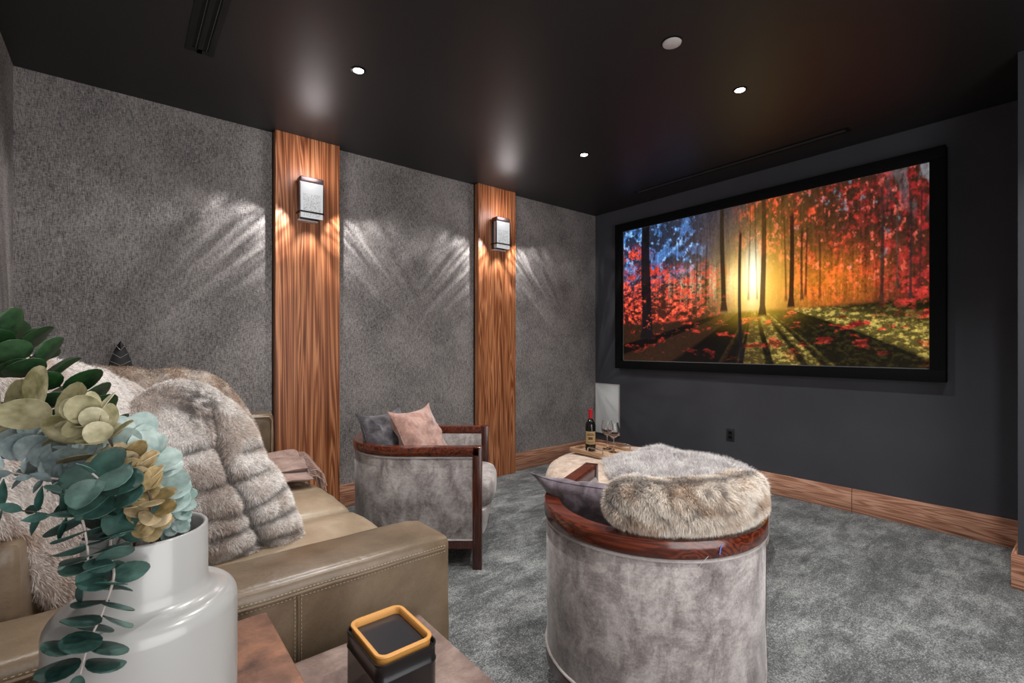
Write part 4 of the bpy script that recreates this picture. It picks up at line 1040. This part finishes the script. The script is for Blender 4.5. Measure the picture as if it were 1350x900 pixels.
# sheepskin
TOPZ = 0.458
def fpt(px, py, z):
    dpt = FPX*(CAMZ-z)/(py-CY); return PX(px, py, dpt)
outS = [fpt(px, py, TOPZ+0.03) for px, py in ((800, 616), (797, 606), (815, 598), (838, 597), (848, 592), (868, 590), (900, 595), (935, 600), (960, 604), (985, 612), (1002, 622), (985, 640), (940, 652), (890, 648), (850, 640), (822, 632))]
cS = Vector((sum(p.x for p in outS)/len(outS), sum(p.y for p in outS)/len(outS)))
pol = sorted([(math.atan2(p.y-cS.y, p.x-cS.x), math.hypot(p.x-cS.x, p.y-cS.y)) for p in outS]); th = np.array([a for a, _ in pol]); rr = np.array([r for _, r in pol])
tt = np.linspace(-PI, PI, 120, endpoint=False); R = np.interp(tt, np.concatenate([th-2*PI, th, th+2*PI]), np.concatenate([rr]*3))
R = R*(1+0.08*(vnoise(tt*4+30, tt*0, 3)-0.5))
bpS = fpt(856, 594, TOPZ+0.03)
V = []; F = []
nr = 26
for i in range(nr+1):
    rho = i/nr
    for k in range(120):
        x = cS.x+R[k]*rho*math.cos(tt[k]); y = cS.y+R[k]*rho*math.sin(tt[k])
        rd = math.hypot(x-oc.x, y-oc.y)
        zt = np.interp(rd, [p[0] for p in prof[:7]]+[0.75], [p[1] for p in prof[:7]]+[0.34])
        wv = 0.055*(fbm(np.array([x*6.0]), np.array([y*6.0]), 6, 3)[0])+0.045*math.exp(-((x-bpS.x)**2+(y-bpS.y)**2)/0.012)
        V.append((x, y, zt+0.008+(0.018+wv)*(1-rho**3)))
for i in range(nr):
    for k in range(120): F.append((i*120+k, (i+1)*120+k, (i+1)*120+(k+1) % 120, i*120+(k+1) % 120))
base_n = len(V)
V = np.array(V); ST = V[:, :2].copy()
col = furcol(V, ST, sstep(0.55, 0.7, fbm(V[:, 0]*14, V[:, 1]*14, 3, 3))*0.35, (0.88, 0.85, 0.84), (0.64, 0.60, 0.60), (0.26, 0.22, 0.22), 3, 9, 0.45)
o = fur_object('sheepskin', V, F, col, M['fur'], 60000, 0.050, 0.0012, seed=21, comb=(-0.1, -0.1, 0.1), stray=0.8, root_dark=0.6, tip_light=1.3, clump=0.8, loc=(cS.x, cS.y, TOPZ))
tag(o, 'fluffy light grey sheepskin spread on the ottoman', 'sheepskin')

# tray, bottle, glasses
pT = cw(0.73, 3.50)
ax = cw(0.78, 0.62); ax.normalize()
tc = cw(0.700, 3.450); tcv = Vector((tc.x, tc.y, 0.4585))
t_ = thing('serving_tray', 'pale wooden serving tray with metal handles on the ottoman', 'tray', tcv, math.atan2(ax.y, ax.x))
HX, HY = 0.155, 0.245
part('tray_base', B().box(-HX, -HY, 0.0, HX, HY, 0.012, 0.003), M['tray_wood'], t_)
part('tray_rim', B().box(-HX, -HY, 0.0125, -HX+0.012, HY, 0.032, 0.003).box(HX-0.012, -HY, 0.0125, HX, HY, 0.032, 0.003).box(-HX+0.0115, -HY, 0.0125, HX-0.0115, -HY+0.012, 0.032, 0.003).box(-HX+0.0115, HY-0.012, 0.0125, HX-0.0115, HY, 0.032, 0.003), M['tray_wood'], t_)
for s in (-1, 1):
    x_ = s*(HX-0.006)
    part('handle', B().tube([(x_, -0.07, 0.031), (x_, -0.07, 0.052), (x_, -0.062, 0.060), (x_, 0.062, 0.060), (x_, 0.07, 0.052), (x_, 0.07, 0.031)], 0.005, 10), M['steel'], t_)
bz = tcv.z+0.0125
pb = cw((778.5-CX)/FPX*3.52, 3.52)
t_ = thing('wine_bottle', 'dark wine bottle with red foil neck standing on the tray', 'bottle', (pb.x, pb.y, bz))
part('glass_body', B().lathe([(0.0, 0.0), (0.034, 0.0), (0.0375, 0.004), (0.0375, 0.185), (0.034, 0.202), (0.022, 0.222), (0.015, 0.236), (0.0135, 0.25), (0.0, 0.25)], n=40), M['bottle'], t_)
part('foil_cap', B().lathe([(0.0140, 0.236), (0.0155, 0.238), (0.0148, 0.285), (0.0162, 0.288), (0.0162, 0.303), (0.0, 0.304)], n=32), M['red_foil'], t_, label='red foil neck')
ca = math.atan2(-pb.y, -pb.x); lb = B(); v = []; nL = 20
for k in range(nL+1):
    a = ca-1.15+2.3*k/nL
    for z in (0.052, 0.145): v.append((0.0379*math.cos(a), 0.0379*math.sin(a), z))
lb.add(v, [(2*k, 2*k+2, 2*k+3, 2*k+1) for k in range(nL)])
lo = part('paper_label', lb, M['wine_label'], t_, label='tan paper label')
ib = B()
for z, h, a0, a1 in ((0.128, 0.004, -0.5, 0.5), (0.116, 0.008, -0.75, 0.75), (0.085, 0.020, -0.45, 0.45), (0.068, 0.003, -0.7, 0.7), (0.060, 0.003, -0.5, 0.5)):
    v = []
    for k in range(9):
        a = ca+a0+(a1-a0)*k/8
        for q in (z, z+h): v.append((0.0382*math.cos(a), 0.0382*math.sin(a), q))
    ib.add(v, [(2*k, 2*k+2, 2*k+3, 2*k+1) for k in range(8)])
part('print', ib, M['ink'], lo)
gprof = [(0.0, 0.002), (0.010, 0.003), (0.036, 0.0005), (0.037, 0.002), (0.012, 0.006), (0.0045, 0.012), (0.0035, 0.04), (0.0035, 0.085), (0.006, 0.095), (0.020, 0.104), (0.036, 0.122), (0.0445, 0.145), (0.044, 0.168), (0.037, 0.195), (0.0325, 0.212), (0.0315, 0.212), (0.036, 0.195), (0.043, 0.168), (0.0435, 0.146), (0.035, 0.124), (0.019, 0.107), (0.0, 0.099)]
glasses = None
for i, (px, fw_, lab) in enumerate(((800.5, 3.58, 'empty clear wine glass on the tray, the left one nearer the bottle'), (809, 3.47, 'empty clear wine glass on the tray, the right one nearer the sheepskin'))):
    pg = cw((px-CX)/FPX*fw_, fw_)
    if glasses is None:
        t_ = thing('wine_glass', lab, 'wine glass', (pg.x, pg.y, bz), group='wine glasses on the tray')
        part('bowl_and_stem', B().lathe(gprof, n=40), M['glass'], t_, angle=60); glasses = t_
    else: dup(glasses, (pg.x, pg.y, bz), 0, lab)

# ================================================================== SIDE TABLES
def side_table(label, x0, y0, x1, y1, z, mat):
    t_ = thing('side_table', label, 'side table', ((x0+x1)/2, (y0+y1)/2, 0), 0, 'leather nesting tables')
    th = 0.045
    part('tabletop', B().box(x0, y0, z-th, x1, y1, z, 0.005, 3), mat, t_, world=True)
    for a, b_ in ((x0, x0+0.04), (x1-0.04, x1)): part('side_panel', B().box(a, y0, 0.0, b_, y1, z-th-0.0005, 0.004, 2), mat, t_, world=True)
    part('rear_panel', B().box(x0+0.041, y1-0.03, 0.04, x1-0.041, y1-0.005, z-th-0.001, 0.003, 2), mat, t_, world=True)
side_table('higher rust brown leather side table under the white vase', -0.38, 0.62, 0.262, 1.225, 0.620, M['table_brown'])
side_table('lower taupe leather side table under the black tin', 0.272, 0.66, 0.662, 1.232, 0.470, M['table_grey'])

# black tin with gold rimmed lid
tx0, tx1, ty0, ty1, tzt = 0.392, 0.529, 0.898, 1.080, 0.600
def rrect(x0, y0, x1, y1, r, n=6):
    P_ = []; N_ = []
    for cx_, cy_, a0 in ((x1-r, y1-r, 0), (x0+r, y1-r, PI/2), (x0+r, y0+r, PI), (x1-r, y0+r, 1.5*PI)):
        for k in range(n+1):
            a = a0+PI/2*k/n; P_.append((cx_+r*math.cos(a), cy_+r*math.sin(a))); N_.append((math.cos(a), math.sin(a)))
    return P_, N_
t_ = thing('storage_tin', 'black rectangular tin with a gold rimmed lid on the lower table', 'tin', ((tx0+tx1)/2, (ty0+ty1)/2, 0.4705))
P_, N_ = rrect(tx0, ty0, tx1, ty1, 0.02)
def loop_z(b, P_, N_, prof, capt=True, capb=True):
    v = []; m = len(prof); n = len(P_)
    for p, q in zip(P_, N_):
        for o_, z in prof: v.append((p[0]+q[0]*o_, p[1]+q[1]*o_, z))
    f = [(k*m+i, ((k+1) % n)*m+i, ((k+1) % n)*m+i+1, k*m+i+1) for k in range(n) for i in range(m-1)]
    if capb: f.append(tuple(k*m for k in range(n))[::-1])
    if capt: f.append(tuple(k*m+m-1 for k in range(n)))
    return b.add(v, f)
part('can', loop_z(B(), P_, N_, [(-0.002, 0.4708), (0, 0.474), (0, 0.560), (0.0016, 0.563), (0.0016, 0.566), (-0.0005, 0.569), (-0.0005, 0.594), (0.0012, 0.597), (0.0006, 0.600), (-0.0022, 0.600), (-0.004, 0.596), (-0.004, 0.592)]), M['tin'], t_, world=True, angle=50)
P2, N2 = rrect(tx0+0.006, ty0+0.008, tx1-0.006, ty1-0.006, 0.022)
part('lid_rim', loop_z(B(), P2, N2, [(-0.001, 0.5925), (-0.001, 0.606), (0.002, 0.609), (0.001, 0.612), (-0.006, 0.612), (-0.0085, 0.609), (-0.0085, 0.5935)], False, False), M['gold'], t_, world=True, angle=50, label='raised gold rim')
part('lid_panel', loop_z(B(), P2, N2, [(-0.0087, 0.5925), (-0.0087, 0.597)]), M['tin_lid'], t_, world=True, angle=30)

# ================================================================== VASE
vc = Vector((0.0296, 0.8695, 0.6205))
t_ = thing('ceramic_vase', 'large white stepped ceramic vase with a narrower neck, holding eucalyptus', 'vase', vc)
Rb, Rn = 0.1125, 0.0735; zsh = 0.255; ztop = 0.353
pv = [(0.0, 0.0), (Rb-0.012, 0.0), (Rb-0.004, 0.004), (Rb-0.002, 0.02), (Rb, 0.12)]
for k in range(0, 9):
    a = PI/2*k/8; pv.append((Rb-0.018+0.018*math.cos(a), zsh-0.022+0.022*math.sin(a)))
pv += [(Rn+0.014, zsh+0.0015), (Rn+0.006, zsh+0.004), (Rn+0.001, zsh+0.010), (Rn, zsh+0.022), (Rn, ztop-0.003), (Rn-0.0015, ztop-0.0006), (Rn-0.003, ztop), (Rn-0.0055, ztop-0.0015), (Rn-0.006, ztop-0.005), (Rn-0.006, zsh-0.005), (Rb-0.01, zsh-0.03), (Rb-0.01, 0.012), (0, 0.01)]
part('body', B().lathe(pv, n=96), M['ceramic'], t_, angle=60)

# ================================================================== EUCALYPTUS
def spline(pts, n):
    pts = [pts[0]+(pts[0]-pts[1])]+pts+[pts[-1]+(pts[-1]-pts[-2])]; out = []
    segs = len(pts)-3
    for i in range(n+1):
        u = i/n*segs; k = min(int(u), segs-1); t_ = u-k; a, b_, c_, d = pts[k:k+4]
        out.append(0.5*((2*b_)+(c_-a)*t_+(2*a-5*b_+4*c_-d)*t_*t_+(3*b_-a-3*c_+d)*t_**3))
    return out
def add_leaf(b, base, out, nrm, L, W, fold=0.15, curl=0.1, shape='round', nu=8, nw=6):
    """a leaf blade with thickness: starts at base, grows along out, blade normal nrm"""
    out = out.normalized(); side = nrm.cross(out).normalized(); nrm = out.cross(side).normalized()
    V = []; N = (nu+1)*(nw+1)
    for sgn in (1, -1):
        for i in range(nu+1):
            u = i/nu; uu = 0.5-0.5*math.cos(PI*u)
            if shape == 'round': wv = W*math.sqrt(max(0, 1-(2*uu-1)**2))**0.9*(1.0-0.12*uu)
            elif shape == 'lance': wv = W*math.sin(PI*uu**0.8)
            else: wv = W*math.sqrt(max(0, 1-(2*uu-1)**2))*(1.12-0.30*uu)
            wv = max(wv, 0.0004)
            for j in range(nw+1):
                q = j/nw*2-1
                p = base+out*(0.002+L*uu)+side*(wv*q)+nrm*(fold*W*abs(q)*math.sqrt(max(0, 1-(2*uu-1)**2))-curl*L*uu*uu)+nrm*(sgn*0.00045)
                V.append(p[:])
    F = []
    for i in range(nu):
        for j in range(nw):
            a = i*(nw+1)+j; q = (a, a+nw+1, a+nw+2, a+1); F.append(q); F.append(tuple(N+k for k in q[::-1]))
    bd = [i*(nw+1) for i in range(nu+1)]+[nu*(nw+1)+j for j in range(1, nw+1)]+[(nu-i)*(nw+1)+nw for i in range(1, nu+1)]+[nw-j for j in range(1, nw)]
    for a, b2_ in zip(bd, bd[1:]+bd[:1]): F.append((a, N+a, N+b2_, b2_))
    b.add(V, F)
mouth = vc+Vector((0, 0, ztop-0.02))
def euca(name, label, path, mat, stem_mat, n_nodes, L, W, seed, start=0.25, shape='round', tilt=0.5, sizes=None, stem_r=0.0022, dense=1, tipleaf=True, face=0.0):
    """path: list of (px, py, depth); rooted in the vase mouth"""
    rnd = random.Random(seed)
    foot = mouth+Vector((rnd.uniform(-0.03, 0.03), rnd.uniform(-0.03, 0.03), -0.14))
    lip = mouth+Vector((rnd.uniform(-0.025, 0.025), rnd.uniform(-0.025, 0.025), 0.03))
    t_ = thing(name, label, 'eucalyptus branch', foot, 0, 'eucalyptus branches in the vase')
    pts = [foot, lip]+[PX(*p) for p in path]
    sp = spline(pts, 60)
    part('stem', B().tube([p-foot for p in sp], [stem_r*(1-0.55*i/60) for i in range(61)], 7), stem_mat, t_)
    b = B(); cam_p = Vector((0, 0, CAMZ))
    for k in range(n_nodes):
        u = start+(1-start)*(k+0.3)/n_nodes; i = min(59, int(u*60)); p = sp[i]; d = (sp[min(60, i+1)]-sp[max(0, i-1)]).normalized()
        a0 = k*PI/2+rnd.uniform(-0.35, 0.35)
        e1 = d.cross(Vector((0.2, 0.1, 1))).normalized(); e2 = d.cross(e1)
        s = (1.0 if sizes is None else sizes[0]+(sizes[1]-sizes[0])*k/max(1, n_nodes-1))*rnd.uniform(0.85, 1.12)
        for m in range(2*dense):
            a = a0+PI*m/dense+rnd.uniform(-0.15, 0.15)
            o_ = (e1*math.cos(a)+e2*math.sin(a))
            outd = (o_+d*tilt*rnd.uniform(0.6, 1.3)).normalized()
            nn = (d*1.0-o_*tilt+Vector((rnd.uniform(-.2, .2), rnd.uniform(-.2, .2), rnd.uniform(-.1, .3)))).normalized()
            if face:
                tc_ = ((cam_p-p).normalized()+Vector((rnd.uniform(-.5, .5), rnd.uniform(-.4, .4), rnd.uniform(-.3, .7)))).normalized()
                if nn.dot(tc_) < 0: nn = -nn
                nn = (nn*(1-face)+tc_*face).normalized(); outd = (outd-nn*outd.dot(nn)).normalized()
            add_leaf(b, p-foot, outd, nn, L*s, W*s, rnd.uniform(-0.05, 0.22), rnd.uniform(0.0, 0.22), shape)
    if tipleaf: add_leaf(b, sp[60]-foot, (sp[60]-sp[58]), Vector((0, -0.3, 1)), L*0.6, W*0.5, 0.1, 0.1, shape)
    part('leaves', b, mat, t_, angle=80)
euca('eucalyptus_branch', 'deep green leafy eucalyptus branch arching to the upper left, the darkest and highest', [(160, 640, 0.76), (118, 570, 0.79), (88, 520, 0.80), (40, 470, 0.80), (-15, 432, 0.80)], M['lf_green'], M['stem_b'], 19, 0.055, 0.025, 1, 0.36, 'ovate', 0.3)
euca('eucalyptus_branch', 'khaki eucalyptus branch with the largest oval leaves, at the left', [(165, 630, 0.66), (120, 575, 0.66), (60, 545, 0.67), (-25, 525, 0.68)], M['lf_khaki'], M['stem_b'], 7, 0.064, 0.026, 6, 0.40, 'ovate', 0.7, (0.75, 1.1), dense=1)
euca('eucalyptus_branch', 'small-leaved olive eucalyptus branch above the middle of the bunch', [(175, 640, 0.64), (150, 590, 0.62), (128, 555, 0.62), (112, 545, 0.62)], M['lf_khaki'], M['stem_b'], 7, 0.036, 0.018, 9, 0.34, 'round', 0.5, dense=2, face=0.3)
euca('eucalyptus_branch', 'pale silver-green eucalyptus branch rising at the right side of the bunch', [(205, 660, 0.68), (205, 625, 0.67), (185, 595, 0.66), (165, 570, 0.66)], M['lf_silver'], M['stem_w'], 8, 0.036, 0.020, 12, 0.28, 'round', 0.4, dense=2, face=0.65)
euca('eucalyptus_branch', 'silvery eucalyptus sprig spilling over the right rim of the vase', [(225, 690, 0.70), (228, 672, 0.70), (232, 648, 0.70)], M['lf_silver'], M['stem_w'], 7, 0.024, 0.011, 31, 0.35, 'round', 0.4, face=0.6, dense=2)
euca('eucalyptus_branch', 'golden olive eucalyptus branch in front, over the vase rim', [(195, 690, 0.62), (200, 665, 0.60), (192, 640, 0.60), (178, 618, 0.60), (165, 600, 0.60)], M['lf_gold'], M['stem_b'], 9, 0.028, 0.015, 15, 0.28, 'round', 0.5, dense=2, face=0.35)
euca('eucalyptus_branch', 'dark teal eucalyptus branch with big round leaves at the centre', [(165, 665, 0.60), (140, 640, 0.57), (122, 624, 0.55)], M['lf_teal'], M['stem_w'], 4, 0.038, 0.020, 18, 0.45, 'round', 0.25, dense=2)
euca('eucalyptus_branch', 'long dark teal eucalyptus branch hanging down over the vase', [(160, 690, 0.615), (148, 690, 0.60), (146, 730, 0.59), (150, 760, 0.575), (136, 805, 0.56), (118, 845, 0.55), (106, 888, 0.545)], M['lf_teal'], M['stem_w'], 11, 0.037, 0.018, 21, 0.34, 'round', 0.25, (1.0, 1.0))
euca('eucalyptus_branch', 'shorter dark teal eucalyptus branch hanging at the left of the vase neck', [(150, 670, 0.61), (118, 650, 0.58), (106, 668, 0.575), (112, 700, 0.57), (116, 735, 0.565), (108, 770, 0.565)], M['lf_teal'], M['stem_w'], 8, 0.036, 0.015, 24, 0.40, 'round', 0.2)
euca('eucalyptus_branch', 'blue-grey eucalyptus branch leaning to the left below the khaki leaves', [(160, 650, 0.66), (115, 608, 0.67), (75, 598, 0.68), (25, 575, 0.68), (-20, 565, 0.68)], M['lf_bluegrey'], M['stem_w'], 10, 0.042, 0.022, 27, 0.34, 'round', 0.5, dense=2, face=0.5)
euca('eucalyptus_branch', 'second blue-grey eucalyptus branch, low and full around the vase mouth', [(170, 680, 0.64), (140, 655, 0.64), (120, 640, 0.66), (100, 625, 0.66)], M['lf_bluegrey'], M['stem_w'], 7, 0.038, 0.019, 44, 0.30, 'round', 0.5, dense=2, face=0.5)
euca('eucalyptus_branch', 'thin sprig of tiny narrow leaves pointing left', [(150, 660, 0.62), (95, 635, 0.60), (45, 628, 0.60), (-10, 618, 0.60)], M['lf_bluegrey'], M['stem_w'], 12, 0.020, 0.0045, 33, 0.38, 'lance', 0.6)
euca('eucalyptus_branch', 'sparse thin teal sprig with slender leaves crossing the fur at the far left', [(140, 680, 0.58), (80, 680, 0.56), (40, 674, 0.56), (-15, 668, 0.56)], M['lf_teal'], M['stem_b'], 6, 0.030, 0.0055, 36, 0.45, 'lance', 0.3, stem_r=0.0013)
